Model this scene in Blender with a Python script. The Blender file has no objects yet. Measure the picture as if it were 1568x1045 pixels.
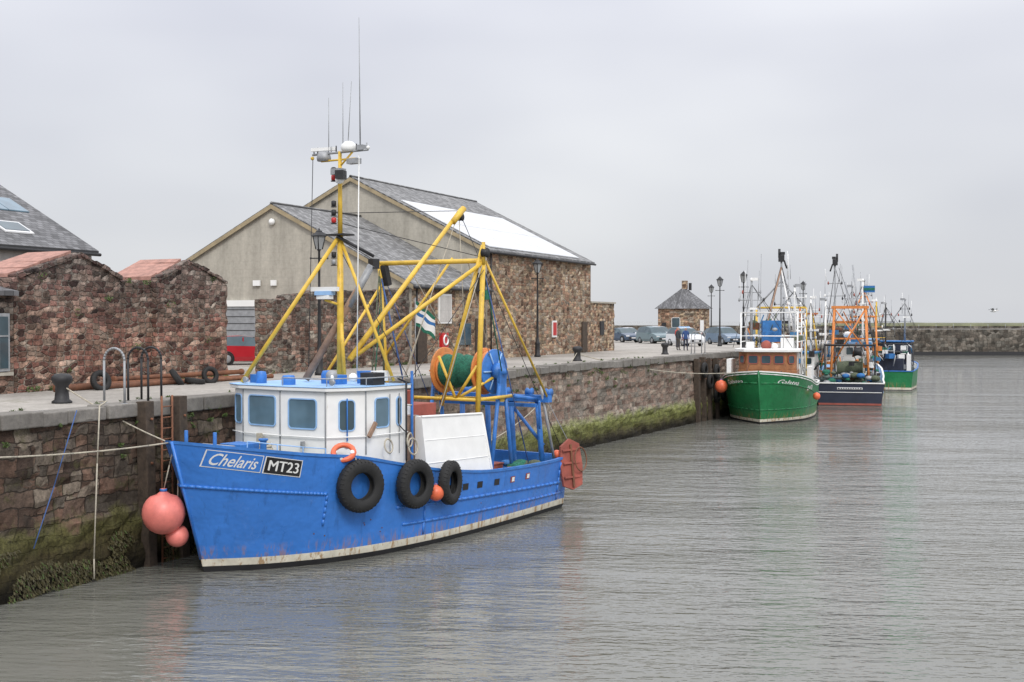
import bpy, bmesh, math, random
from mathutils import Vector, Matrix, noise
R = random.Random(11)
S = bpy.context.scene
S.view_settings.view_transform = 'Standard'
S.view_settings.look = 'None'
S.view_settings.exposure = 0
QZ = 4.4   # quay height above water

# ------------------------------------------------------------------ materials
class NT:
    def __init__(s, name):
        s.m = bpy.data.materials.new(name); s.m.use_nodes = True
        s.t = s.m.node_tree; s.b = s.t.nodes['Principled BSDF']
    def n(s, typ, **kw):
        nd = s.t.nodes.new(typ)
        for k, v in kw.items(): setattr(nd, k, v)
        return nd
    def put(s, sock, val):
        if isinstance(val, bpy.types.NodeSocket): s.t.links.new(val, sock)
        elif isinstance(val, (tuple, list)) and len(val) == 3 and sock.type == 'RGBA': sock.default_value = (*val, 1)
        else: sock.default_value = val
    def math(s, op, a, b=0.0, c=None, clamp=False):
        nd = s.n('ShaderNodeMath', operation=op); nd.use_clamp = clamp
        s.put(nd.inputs[0], a); s.put(nd.inputs[1], b)
        if c is not None: s.put(nd.inputs[2], c)
        return nd.outputs[0]
    def mix(s, f, a, b, mode='MIX'):
        nd = s.n('ShaderNodeMix', data_type='RGBA', blend_type=mode)
        s.put(nd.inputs[0], f); s.put(nd.inputs[6], a); s.put(nd.inputs[7], b)
        return nd.outputs[2]
    def ramp(s, f, stops, interp='LINEAR'):
        nd = s.n('ShaderNodeValToRGB'); cr = nd.color_ramp; cr.interpolation = interp
        while len(cr.elements) < len(stops): cr.elements.new(0.5)
        for e, (p, c) in zip(cr.elements, stops):
            e.position = p; e.color = (*c, 1) if isinstance(c, (tuple, list)) else (c, c, c, 1)
        s.put(nd.inputs[0], f); return nd.outputs[0]
    def noise(s, vec, scale, detail=4, rough=.55, dim='3D'):
        nd = s.n('ShaderNodeTexNoise', noise_dimensions=dim)
        s.put(nd.inputs['Vector'], vec); nd.inputs['Scale'].default_value = scale
        nd.inputs['Detail'].default_value = detail; nd.inputs['Roughness'].default_value = rough
        return nd
    def vmath(s, op, a, b):
        nd = s.n('ShaderNodeVectorMath', operation=op)
        s.put(nd.inputs[0], a)
        if op == 'SCALE': s.put(nd.inputs['Scale'], b)
        else: s.put(nd.inputs[1], b)
        return nd.outputs[0]
    def comb(s, x, y, z):
        nd = s.n('ShaderNodeCombineXYZ'); s.put(nd.inputs[0], x); s.put(nd.inputs[1], y); s.put(nd.inputs[2], z)
        return nd.outputs[0]
    def pos(s):
        g = s.n('ShaderNodeNewGeometry'); sp = s.n('ShaderNodeSeparateXYZ')
        s.t.links.new(g.outputs['Position'], sp.inputs[0])
        return g.outputs['Position'], sp.outputs[0], sp.outputs[1], sp.outputs[2]
    def obj(s):
        g = s.n('ShaderNodeTexCoord'); sp = s.n('ShaderNodeSeparateXYZ')
        s.t.links.new(g.outputs['Object'], sp.inputs[0])
        return g.outputs['Object'], sp.outputs[0], sp.outputs[1], sp.outputs[2]
    def bump(s, h, strength=.5, dist=.02):
        nd = s.n('ShaderNodeBump'); nd.inputs['Strength'].default_value = strength
        nd.inputs['Distance'].default_value = dist; s.put(nd.inputs['Height'], h)
        s.t.links.new(nd.outputs[0], s.b.inputs['Normal'])

def mul(c, k): return tuple(min(1, x * k) for x in c)

def paint(name, col, rough=.5, var=.18, scale=1.6, metal=0, rust=0.0, rustlow=None, bump=0.0, spec=.5, rc=(.19, .075, .03)):
    N = NT(name); o, x, y, z = N.obj()
    f = N.noise(o, scale, 5, .65).outputs[0]
    f = N.ramp(f, [(.3, 0.), (.7, 1.)])
    c = N.mix(f, mul(col, 1 - var), mul(col, 1 + var * .6))
    if rust != 0:
        st = N.noise(N.vmath('MULTIPLY', o, (3, 3, .8)), 1.7, 6, .75).outputs[0]
        r = N.ramp(st, [(.68 - rust, 0.), (.74 - rust, .85)])
        c = N.mix(r, c, rc)
    if rustlow:
        z0, z1 = rustlow
        st = N.noise(N.vmath('MULTIPLY', o, (3, 3, .45)), 2.4, 6, .75).outputs[0]
        h = N.math('DIVIDE', N.math('SUBTRACT', z1, z), z1 - z0, clamp=True)
        r = N.math('MULTIPLY', N.ramp(st, [(.50, 0.), (.60, 1.)]), N.math('POWER', h, .7))
        c = N.mix(r, c, (.36, .19, .07))
        sc = N.ramp(N.noise(N.vmath('MULTIPLY', o, (1, 1, 2.2)), 1.1, 7, .8).outputs[0], [(.60, 0.), (.66, .35)])
        c = N.mix(sc, c, mul(tuple(q * .7 + .12 for q in col), 1.0))
        sk = N.ramp(N.noise(N.vmath('MULTIPLY', o, (2.5, 2.5, .35)), 1.9, 5, .7).outputs[0], [(.56, 0.), (.72, .5)])
        c = N.mix(sk, c, mul(col, .42))
    N.put(N.b.inputs['Base Color'], c)
    N.b.inputs['Metallic'].default_value = metal
    rr = N.ramp(f, [(0, max(0.02, rough - .08)), (1, min(1, rough + .12))])
    N.put(N.b.inputs['Roughness'], rr)
    N.b.inputs['Specular IOR Level'].default_value = spec
    if rustlow:
        N.bump(N.noise(o, 1.1, 3, .6).outputs[0], .6, .12)
    elif bump > 0:
        N.bump(N.noise(o, 14, 4, .7).outputs[0], bump, .02)
    return N.m

def glass(name, col=(.05, .07, .08)):
    N = NT(name); o, x, y, z = N.obj()
    f = N.noise(o, 1.3, 2).outputs[0]
    N.put(N.b.inputs['Base Color'], N.mix(f, mul(col, .5), mul(col, 1.6)))
    N.b.inputs['Roughness'].default_value = .06
    return N.m

def rubble(name, su, sz, cols, mortar, mw=.035, grime=.5, topdark=None, bd=.05):
    N = NT(name); p, x, y, z = N.pos()
    u = N.math('ADD', N.math('MULTIPLY', x, .93), y)
    nz = N.noise(p, 1.1, 2).outputs['Color']; nz2 = N.noise(p, 5.5, 3, .7).outputs['Color']
    base = N.comb(N.math('MULTIPLY', u, su), N.math('MULTIPLY', z, sz), 0.0)
    v = N.vmath('ADD', base, N.vmath('SCALE', N.vmath('SUBTRACT', nz, (.5, .5, .5)), .7))
    v = N.vmath('ADD', v, N.vmath('SCALE', N.vmath('SUBTRACT', nz2, (.5, .5, .5)), .55))
    vo = N.n('ShaderNodeTexVoronoi', voronoi_dimensions='2D', feature='F1', distance='CHEBYCHEV'); N.put(vo.inputs['Vector'], v)
    vo.inputs['Scale'].default_value = 1; vo.inputs['Randomness'].default_value = .72
    v2 = N.n('ShaderNodeTexVoronoi', voronoi_dimensions='2D', feature='F2', distance='CHEBYCHEV'); N.put(v2.inputs['Vector'], v)
    v2.inputs['Scale'].default_value = 1; v2.inputs['Randomness'].default_value = .72
    edge_ = N.math('SUBTRACT', v2.outputs['Distance'], vo.outputs['Distance'])
    sp = N.n('ShaderNodeSeparateColor'); N.put(sp.inputs[0], vo.outputs['Color'])
    k = len(cols)
    big = N.noise(p, .4, 3, .6).outputs[0]
    sel = N.math('ADD', N.math('MULTIPLY', sp.outputs[0], .8), N.math('MULTIPLY', N.math('SUBTRACT', big, .4), .9), clamp=True)
    c = N.ramp(sel, [(i / max(1, k - 1) * .98, cc) for i, cc in enumerate(cols)])
    fine = N.noise(p, 8, 5, .8).outputs[0]
    c = N.mix(.95, c, N.ramp(fine, [(.28, .25), (.5, 1.), (.72, 1.7)]), 'MULTIPLY')
    c = N.mix(.85, c, N.ramp(sp.outputs[1], [(0, .4), (1, 1.55)]), 'MULTIPLY')
    me = N.ramp(edge_, [(mw, 1.), (mw * 3, 0.)])
    mpatch = N.ramp(N.noise(p, .8, 3).outputs[0], [(.35, .25), (.58, .9)])
    c = N.mix(N.math('MULTIPLY', me, mpatch), c, N.mix(.8, mortar, N.ramp(fine, [(.3, .4), (.7, 1.3)]), 'MULTIPLY'))
    g = N.ramp(N.noise(N.vmath('MULTIPLY', p, (1, 1, .35)), 1.1, 5, .7).outputs[0], [(.42, 1.), (.64, 1 - grime)])
    c = N.mix(1.0, c, g, 'MULTIPLY')
    lich = N.ramp(N.noise(p, 3.2, 5, .8).outputs[0], [(.64, 0.), (.70, .5)])
    c = N.mix(lich, c, (.42, .41, .36))
    if topdark:
        h = N.math('ADD', z, N.math('MULTIPLY', N.noise(p, 1.0, 4, .7).outputs[0], 2.2))
        d = N.ramp(N.math('DIVIDE', N.math('SUBTRACT', h, topdark - .8), 2.2, clamp=True), [(0, 0.), (1, .85)])
        gr = N.n('ShaderNodeHueSaturation'); gr.inputs['Saturation'].default_value = .6; gr.inputs['Value'].default_value = .52; N.put(gr.inputs['Color'], c)
        c = N.mix(d, c, gr.outputs[0])
    N.put(N.b.inputs['Base Color'], c); N.b.inputs['Roughness'].default_value = .9
    N.b.inputs['Specular IOR Level'].default_value = .2
    h = N.math('ADD', N.ramp(edge_, [(0, 0.), (mw * 5, 1.)]), N.math('MULTIPLY', fine, .8))
    N.bump(h, 1.0, bd)
    return N.m

def quay_stone(name):
    N = NT(name); p, x, y, z = N.pos()
    u = N.math('ADD', N.math('MULTIPLY', x, .9), y)
    nz = N.noise(p, .8, 4, .65).outputs['Color']
    nzs = N.vmath('SCALE', N.vmath('SUBTRACT', nz, (.5, .5, .5)), .42)
    v = N.vmath('ADD', N.comb(u, z, 0.0), nzs)
    def brick(w, h, off):
        b = N.n('ShaderNodeTexBrick'); b.offset = .43; b.squash = .65; b.squash_frequency = 3
        N.put(b.inputs['Vector'], N.vmath('ADD', v, (off, off * .3, 0)))
        b.inputs['Color1'].default_value = (0, 0, 0, 1); b.inputs['Color2'].default_value = (1, 1, 1, 1)
        b.inputs['Mortar'].default_value = (.5, .5, .5, 1)
        b.inputs['Scale'].default_value = 1; b.inputs['Brick Width'].default_value = w
        b.inputs['Row Height'].default_value = h; b.inputs['Mortar Size'].default_value = .02
        b.inputs['Mortar Smooth'].default_value = .5
        return b
    b1 = brick(1.15, .42, 0); b2 = brick(.6, .29, .3)
    pick = N.ramp(N.noise(p, .35, 3).outputs[0], [(.49, 0.), (.50, 1.)])
    val = N.mix(pick, b1.outputs[0], b2.outputs[0]); mor = N.mix(pick, b1.outputs[1], b2.outputs[1])
    c = N.ramp(val, [(0, (.055, .038, .03)), (.2, (.14, .085, .06)), (.4, (.10, .085, .068)), (.6, (.20, .12, .085)), (.8, (.15, .125, .10)), (1, (.27, .22, .17))])
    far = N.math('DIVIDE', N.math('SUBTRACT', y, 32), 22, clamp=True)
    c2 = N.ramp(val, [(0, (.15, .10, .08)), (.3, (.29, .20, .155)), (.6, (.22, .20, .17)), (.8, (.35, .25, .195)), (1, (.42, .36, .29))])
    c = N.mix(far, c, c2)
    fine = N.noise(p, 6, 6, .8).outputs[0]
    c = N.mix(.95, c, N.ramp(fine, [(.25, .25), (.5, 1.), (.78, 1.8)]), 'MULTIPLY')
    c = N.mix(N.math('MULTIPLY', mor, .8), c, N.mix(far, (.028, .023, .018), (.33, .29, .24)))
    pale = N.ramp(N.noise(N.vmath('MULTIPLY', p, (1, 1, .5)), 1.1, 6, .75).outputs[0], [(.61, 0.), (.70, .5)])
    c = N.mix(pale, c, (.36, .31, .25))
    dk = N.ramp(N.noise(N.vmath('MULTIPLY', p, (1, 1, .3)), .6, 5, .7).outputs[0], [(.40, 0.), (.60, .7)])
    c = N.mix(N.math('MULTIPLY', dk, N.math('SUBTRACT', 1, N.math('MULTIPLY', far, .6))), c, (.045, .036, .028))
    moss = N.ramp(N.noise(p, 1.6, 5, .75).outputs[0], [(.54, 0.), (.66, .55)])
    c = N.mix(N.math('MULTIPLY', moss, N.math('SUBTRACT', 1, far)), c, (.095, .095, .035))
    n2 = N.math('MULTIPLY', N.math('SUBTRACT', N.noise(p, 1.3, 5, .7).outputs[0], .5), 1.3)
    zz = N.math('ADD', z, n2)
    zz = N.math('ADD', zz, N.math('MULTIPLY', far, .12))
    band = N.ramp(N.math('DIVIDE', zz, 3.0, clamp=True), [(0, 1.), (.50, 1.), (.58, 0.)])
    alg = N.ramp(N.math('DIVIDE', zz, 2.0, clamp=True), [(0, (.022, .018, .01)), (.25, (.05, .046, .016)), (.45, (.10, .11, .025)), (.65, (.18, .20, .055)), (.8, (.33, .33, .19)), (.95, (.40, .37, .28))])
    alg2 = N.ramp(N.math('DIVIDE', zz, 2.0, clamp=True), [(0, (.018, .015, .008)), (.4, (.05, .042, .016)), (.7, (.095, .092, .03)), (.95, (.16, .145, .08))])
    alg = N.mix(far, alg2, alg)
    alg = N.mix(.95, alg, N.ramp(N.noise(p, 9, 5, .8).outputs[0], [(.3, .25), (.7, 1.8)]), 'MULTIPLY')
    c = N.mix(N.math('MULTIPLY', band, .9), c, alg)
    wet = N.ramp(N.math('ADD', z, N.math('MULTIPLY', n2, .25)), [(.18, .28), (.55, 1.)])
    c = N.mix(1.0, c, wet, 'MULTIPLY')
    N.put(N.b.inputs['Base Color'], c); N.b.inputs['Roughness'].default_value = .85
    N.b.inputs['Specular IOR Level'].default_value = .25
    h = N.math('ADD', N.math('MULTIPLY', mor, -1.0), N.math('MULTIPLY', fine, 1.2))
    h = N.math('ADD', h, N.math('MULTIPLY', val, .6))
    N.bump(h, 1.0, .06)
    return N.m

def slate(name, col=(.17, .17, .175), w=.35, h=.22):
    N = NT(name); p, x, y, z = N.pos()
    b = N.n('ShaderNodeTexBrick'); N.put(b.inputs['Vector'], N.comb(y, N.math('MULTIPLY', x, 1.12), 0.0))
    b.inputs['Color1'].default_value = (*mul(col, .6), 1); b.inputs['Color2'].default_value = (*mul(col, 1.45), 1)
    b.inputs['Mortar'].default_value = (*mul(col, .3), 1)
    b.inputs['Scale'].default_value = 1; b.inputs['Brick Width'].default_value = w; b.inputs['Row Height'].default_value = h
    b.inputs['Mortar Size'].default_value = .014
    c = N.mix(.8, b.outputs[0], N.ramp(N.noise(N.vmath('MULTIPLY', p, (.5, 1.5, .5)), 1.2, 5, .7).outputs[0], [(.3, .55), (.7, 1.4)]), 'MULTIPLY')
    N.put(N.b.inputs['Base Color'], c); N.b.inputs['Roughness'].default_value = .65
    N.bump(N.math('MULTIPLY', b.outputs[1], -1.0), .6, .02)
    return N.m

def render_wall(name, col):
    N = NT(name); p, x, y, z = N.pos()
    f = N.noise(N.vmath('MULTIPLY', p, (1.2, 1.2, .22)), .9, 6, .7).outputs[0]
    c = N.mix(N.ramp(f, [(.35, 0.), (.7, 1.)]), mul(col, 1.06), mul(col, .70))
    c = N.mix(.6, c, N.ramp(N.noise(p, 6, 4, .7).outputs[0], [(.3, .8), (.7, 1.15)]), 'MULTIPLY')
    b = N.n('ShaderNodeTexBrick'); N.put(b.inputs['Vector'], N.comb(N.math('ADD', x, y), z, 0.0))
    b.inputs['Scale'].default_value = 1; b.inputs['Brick Width'].default_value = .9; b.inputs['Row Height'].default_value = .45
    b.inputs['Mortar Size'].default_value = .012
    c = N.mix(N.math('MULTIPLY', b.outputs[1], .18), c, mul(col, .5))
    N.put(N.b.inputs['Base Color'], c); N.b.inputs['Roughness'].default_value = .9
    N.bump(N.noise(p, 25, 3).outputs[0], .3, .01)
    return N.m

def ground_mat(name, k=1.0):
    N = NT(name); p, x, y, z = N.pos()
    c = N.ramp(N.noise(p, .25, 6, .7).outputs[0], [(.3, mul((.25, .23, .205), k)), (.55, mul((.38, .355, .32), k)), (.7, mul((.46, .43, .39), k))])
    c = N.mix(.8, c, N.ramp(N.noise(p, 5, 5, .8).outputs[0], [(.3, .6), (.7, 1.25)]), 'MULTIPLY')
    g = N.ramp(N.noise(p, .6, 5, .75).outputs[0], [(.58, 0.), (.68, .6)])
    c = N.mix(g, c, (.13, .13, .06))
    N.put(N.b.inputs['Base Color'], c); N.b.inputs['Roughness'].default_value = .92
    N.bump(N.noise(p, 18, 4, .8).outputs[0], .5, .02)
    return N.m

def water_mat(name):
    N = NT(name); p, x, y, z = N.pos()
    rot = N.n('ShaderNodeVectorRotate', rotation_type='Z_AXIS'); N.put(rot.inputs['Vector'], p)
    rot.inputs['Angle'].default_value = math.radians(-18)
    q = rot.outputs[0]
    w1 = N.noise(N.vmath('MULTIPLY', q, (.45, 1.3, 1)), 1.0, 2, .5).outputs[0]
    w2 = N.noise(N.vmath('MULTIPLY', q, (1.6, 4.4, 1)), 1.0, 2, .55).outputs[0]
    w3 = N.noise(N.vmath('MULTIPLY', q, (6, 13, 1)), 1.0, 1, .5).outputs[0]
    amp = N.ramp(N.noise(N.vmath('MULTIPLY', q, (.04, .12, 1)), 1.0, 3, .65).outputs[0], [(.38, .35), (.62, 1.25)])
    h = N.math('ADD', N.math('MULTIPLY', w1, .22), N.math('ADD', N.math('MULTIPLY', w2, .18), N.math('MULTIPLY', w3, .035)))
    h = N.math('MULTIPLY', h, amp)
    patch = N.noise(N.vmath('MULTIPLY', q, (.03, .09, 1)), 1.0, 3, .6).outputs[0]
    c = N.ramp(patch, [(.3, (.135, .135, .115)), (.7, (.19, .19, .17))])
    N.put(N.b.inputs['Base Color'], c)
    N.b.inputs['Roughness'].default_value = .03
    N.b.inputs['IOR'].default_value = 1.36
    N.b.inputs['Specular IOR Level'].default_value = .75
    N.bump(h, .72, .5)
    return N.m

M = {}
M['water'] = water_mat('harbour_water')
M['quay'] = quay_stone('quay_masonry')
M['ground'] = ground_mat('quay_concrete')
M['copes'] = ground_mat('coping_stone', .58)
M['ruin'] = rubble('ruin_rubble', 3.0, 5.6, [(.055, .042, .038), (.18, .09, .07), (.34, .165, .125), (.26, .18, .135), (.43, .27, .20), (.48, .39, .31)], (.44, .39, .32), .045, .55, topdark=8.0)
M['ruin2'] = rubble('boundary_rubble', 2.8, 5.8, [(.055, .042, .038), (.16, .095, .07), (.30, .175, .13), (.26, .19, .15), (.26, .23, .19), (.39, .32, .25)], (.38, .34, .28), .045, .58, topdark=8.1)
M['bstone'] = rubble('warehouse_rubble', 2.4, 5.0, [(.13, .085, .06), (.28, .165, .11), (.42, .26, .175), (.45, .34, .22), (.36, .29, .23), (.54, .45, .34)], (.50, .43, .33), .045, .42)
M['break'] = rubble('breakwater_stone', 1.0, 1.8, [(.07, .065, .055), (.13, .11, .09), (.17, .15, .125), (.15, .14, .12), (.23, .20, .165)], (.10, .09, .075), .05, .5)
M['slate'] = slate('roof_slate', (.19, .19, .19))
M['slate2'] = slate('roof_slate_dark', (.13, .13, .135))
M['pinkslab'] = paint('pink_sandstone_coping', (.42, .23, .185), .85, .4, 3.5, bump=.6)
M['render'] = render_wall('grey_render', (.45, .42, .355))
M['render2'] = render_wall('pale_render', (.50, .48, .45))
M['ochre'] = paint('ochre_verge', (.36, .29, .18), .8, .3, 2)
M['skyl'] = paint('translucent_roof_sheet', (.60, .615, .63), .38, .08, .6)
M['lens'] = paint('clear_lens', (.7, .7, .7), .2, .05)
M['white'] = paint('white_paint', (.82, .82, .80), .4, .05, 1.2)
M['whiteR'] = paint('weathered_white_paint', (.85, .85, .83), .42, .08, 1.5, rust=-.02, rc=(.45, .33, .22))
M['blue'] = paint('blue_hull_paint', (.045, .205, .64), .33, .14, .9, rustlow=(.1, .75), rust=-.045)
M['blueD'] = paint('blue_fitting_paint', (.04, .18, .53), .45, .3, 3, rust=.0)
M['ltblue'] = paint('light_blue_trim', (.30, .50, .78), .5, .2)
M['boot'] = paint('black_boot_paint', (.02, .02, .022), .6, .4)
M['band'] = paint('white_waterline_band', (.72, .68, .56), .5, .2, 3, rust=.15, rc=(.38, .22, .09))
M['yellow'] = paint('yellow_paint', (.72, .47, .06), .45, .22, 3, rust=.06)
M['orange'] = paint('orange_paint', (.68, .24, .06), .5, .3, 3, rust=.03)
M['rust'] = paint('rusty_steel', (.20, .085, .045), .8, .45, 4, bump=.5)
M['redox'] = paint('red_oxide_paint', (.34, .09, .065), .7, .35, 2, bump=.2)
M['black'] = paint('black_iron', (.022, .022, .024), .55, .4, 5)
M['rubber'] = paint('tyre_rubber', (.018, .018, .018), .75, .5, 6, bump=.4)
M['grey'] = paint('galvanised_grey', (.34, .35, .36), .5, .25, 4, metal=.3)
M['pipebrown'] = paint('brown_spar', (.30, .19, .13), .65, .4, 3)
M['net'] = paint('green_net', (.03, .17, .11), .95, .6, 16, bump=1.0)
M['netbrown'] = paint('net_pile_twine', (.11, .13, .085), .95, .6, 14, bump=1.0)
M['glass'] = glass('window_glass', (.05, .08, .095))
M['glassb'] = glass('curtained_glass', (.11, .18, .23))
M['lampg'] = glass('lamp_glass', (.30, .31, .31))
M['wood'] = paint('weathered_timber', (.075, .055, .04), .9, .5, 5, bump=.8)
M['buoy'] = paint('pink_red_buoy', (.85, .24, .20), .38, .28, 1.8, rust=-.02, rc=(.45, .3, .22))
M['buoyo'] = paint('orange_buoy', (.78, .16, .07), .4, .25, 4)
M['rope'] = paint('pale_rope', (.45, .41, .33), .9, .25, 20)
M['ropeb'] = paint('blue_rope', (.06, .12, .3), .9, .25, 20)
M['green'] = paint('green_hull_paint', (.014, .185, .062), .36, .2, .9, rustlow=(.1, .8), rust=-.04)
M['navy'] = paint('navy_hull_paint', (.022, .028, .05), .4, .3, 1, rust=-.03)
M['varn'] = paint('varnished_wood', (.34, .145, .062), .4, .35, 3)
M['skin'] = paint('skin', (.45, .27, .2), .6, .1, 3)
M['red'] = paint('red_paint', (.5, .02, .02), .35, .1)
M['deck'] = paint('deck_green_grey', (.16, .20, .18), .8, .4, 3)
M['tarp'] = paint('blue_tarpaulin', (.03, .16, .42), .6, .3, 4, bump=.5)
M['leaf'] = paint('wall_plant_leaf', (.085, .13, .035), .8, .5, 4)
M['weed'] = paint('bladder_wrack', (.07, .06, .022), .6, .6, 5)
M['grass'] = paint('breakwater_grass', (.15, .155, .085), .95, .4, .2)
M['fishbox'] = paint('fish_box_blue', (.05, .2, .4), .6, .2)

# ------------------------------------------------------------------ mesh builder
class B:
    def __init__(s): s.v = []; s.f = []; s.m = []; s.sm = []; s.mats = []
    def mi(s, mat):
        mat = M[mat] if isinstance(mat, str) else mat
        if mat not in s.mats: s.mats.append(mat)
        return s.mats.index(mat)
    def add(s, vs, fs, mat, smooth=False):
        o = len(s.v); s.v += [tuple(v) for v in vs]; k = s.mi(mat)
        for f in fs:
            s.f.append([i + o for i in f]); s.m.append(k); s.sm.append(smooth)
    def box(s, c, sz, mat, rz=0, rx=0, ry=0):
        mt = Matrix.Translation(c) @ Matrix.Rotation(rz, 4, 'Z') @ Matrix.Rotation(ry, 4, 'Y') @ Matrix.Rotation(rx, 4, 'X')
        vs = [mt @ Vector((a * sz[0] / 2, b * sz[1] / 2, d * sz[2] / 2)) for a in (-1, 1) for b in (-1, 1) for d in (-1, 1)]
        s.add(vs, [(0, 1, 3, 2), (4, 6, 7, 5), (0, 4, 5, 1), (2, 3, 7, 6), (0, 2, 6, 4), (1, 5, 7, 3)], mat)
    def span(s, x0, x1, y0, y1, z0, z1, mat):
        s.box(((x0 + x1) / 2, (y0 + y1) / 2, (z0 + z1) / 2), (abs(x1 - x0), abs(y1 - y0), abs(z1 - z0)), mat)
    def _fr(s, d):
        d = d.normalized(); a = Vector((0, 0, 1)) if abs(d.z) < .9 else Vector((1, 0, 0))
        u = d.cross(a).normalized(); return u, d.cross(u).normalized()
    def lathe(s, o, ax, prof, mat, n=20, smooth=True, caps=True):
        o = Vector(o); ax = Vector(ax).normalized(); u, w = s._fr(ax); vs = []
        for (r, h) in prof:
            for k in range(n):
                t = 2 * math.pi * k / n
                vs.append(o + ax * h + (u * math.cos(t) + w * math.sin(t)) * r)
        fs = []
        for i in range(len(prof) - 1):
            for k in range(n):
                a = i * n + k; b = i * n + (k + 1) % n
                fs.append((a, a + n, b + n, b))
        if caps and prof[0][0] > 2e-3 and prof[0] != prof[-1]:
            fs.append(tuple(range(n))); fs.append(tuple(reversed([(len(prof) - 1) * n + k for k in range(n)])))
        s.add(vs, fs, mat, smooth)
    def cyl(s, p, q, r, mat, r2=None, n=10):
        p = Vector(p); q = Vector(q); L = (q - p).length
        if L < 1e-5: return
        s.lathe(p, q - p, [(r, 0), (r if r2 is None else r2, L)], mat, n)
    def tube(s, pts, r, mat, n=6):
        for a, b in zip(pts[:-1], pts[1:]): s.cyl(a, b, r, mat, n=n)
    def torus(s, c, ax, Rr, r, mat, n=24, m=8):
        prof = [(Rr + r * math.cos(2 * math.pi * k / m), r * math.sin(2 * math.pi * k / m)) for k in range(m + 1)]
        s.lathe(c, ax, prof, mat, n, True, False)
    def ball(s, c, r, mat, sc=(1, 1, 1), n=16):
        vs = []; fs = []; m = n // 2
        for i in range(m + 1):
            t = math.pi * i / m
            for k in range(n):
                p = 2 * math.pi * k / n
                vs.append((c[0] + r * sc[0] * math.sin(t) * math.cos(p), c[1] + r * sc[1] * math.sin(t) * math.sin(p), c[2] + r * sc[2] * math.cos(t)))
        for i in range(m):
            for k in range(n):
                a = i * n + k; b = i * n + (k + 1) % n; fs.append((a, a + n, b + n, b))
        s.add(vs, fs, mat, True)
    def prism(s, poly, z0, z1, mat):
        n = len(poly)
        vs = [(p[0], p[1], z0) for p in poly] + [(p[0], p[1], z1) for p in poly]
        fs = [(i, (i + 1) % n, n + (i + 1) % n, n + i) for i in range(n)]
        fs += [tuple(reversed(range(n))), tuple(range(n, 2 * n))]
        s.add(vs, fs, mat)
    def rwin(s, o, u, w, h, gm='glass', fm='white', fr=.05, r=.1, out=.03):
        """rounded window with a proud frame; u = horizontal direction, outward = u x up"""
        o = Vector(o); u = Vector(u).normalized(); up = Vector((0, 0, 1)); nn = u.cross(up).normalized()
        def rr(w, h, r, off):
            pts = []
            for (cx, cy, a0) in ((w / 2 - r, h / 2 - r, 0), (-w / 2 + r, h / 2 - r, 90), (-w / 2 + r, -h / 2 + r, 180), (w / 2 - r, -h / 2 + r, 270)):
                for k in range(5):
                    a = math.radians(a0 + k * 22.5)
                    pts.append(o + u * (cx + r * math.cos(a)) + up * (cy + r * math.sin(a)) + nn * off)
            return pts
        A = rr(w + 2 * fr, h + 2 * fr, r + fr, 0); Bq = rr(w + 2 * fr, h + 2 * fr, r + fr, out)
        C = rr(w, h, r, out); D = rr(w, h, r, .006); n = len(A)
        fs = []
        for j in range(3):
            for i in range(n):
                k = (i + 1) % n; fs.append((j * n + i, j * n + k, (j + 1) * n + k, (j + 1) * n + i))
        s.add(A + Bq + C + D, fs, fm)
        s.add(rr(w, h, r, .008), [tuple(range(n))], gm)
    def build(s, name, parent=None, loc=(0, 0, 0), rz=0, bevel=0, fixn=True):
        me = bpy.data.meshes.new(name); me.from_pydata(s.v, [], s.f)
        for m in s.mats: me.materials.append(m)
        me.polygons.foreach_set('material_index', s.m); me.polygons.foreach_set('use_smooth', s.sm); me.update()
        if fixn:
            bm = bmesh.new(); bm.from_mesh(me); bmesh.ops.recalc_face_normals(bm, faces=bm.faces); bm.to_mesh(me); bm.free()
        ob = bpy.data.objects.new(name, me); S.collection.objects.link(ob)
        ob.location = loc; ob.rotation_euler[2] = rz
        if parent: ob.parent = parent
        if bevel:
            md = ob.modifiers.new('bevel', 'BEVEL'); md.width = bevel; md.segments = 2; md.limit_method = 'ANGLE'; md.angle_limit = math.radians(40)
        return ob
def empty(name, loc=(0, 0, 0), rz=0):
    e = bpy.data.objects.new(name, None); S.collection.objects.link(e); e.location = loc; e.rotation_euler[2] = rz
    e.empty_display_size = .3; return e
def sag(p, q, d, n=16):
    p = Vector(p); q = Vector(q)
    return [p.lerp(q, i / n) - Vector((0, 0, d * 4 * (i / n) * (1 - i / n))) for i in range(n + 1)]

# ------------------------------------------------------------------ camera
cam = bpy.data.cameras.new('camera'); co = bpy.data.objects.new('camera', cam); S.collection.objects.link(co)
co.location = (22.9, 0, 6.7); co.rotation_euler = (math.radians(90 - .98), 0, math.radians(23.7))
cam.sensor_width = 36; cam.lens = 43.6; cam.clip_end = 6000; cam.clip_start = .1
S.camera = co

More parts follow.
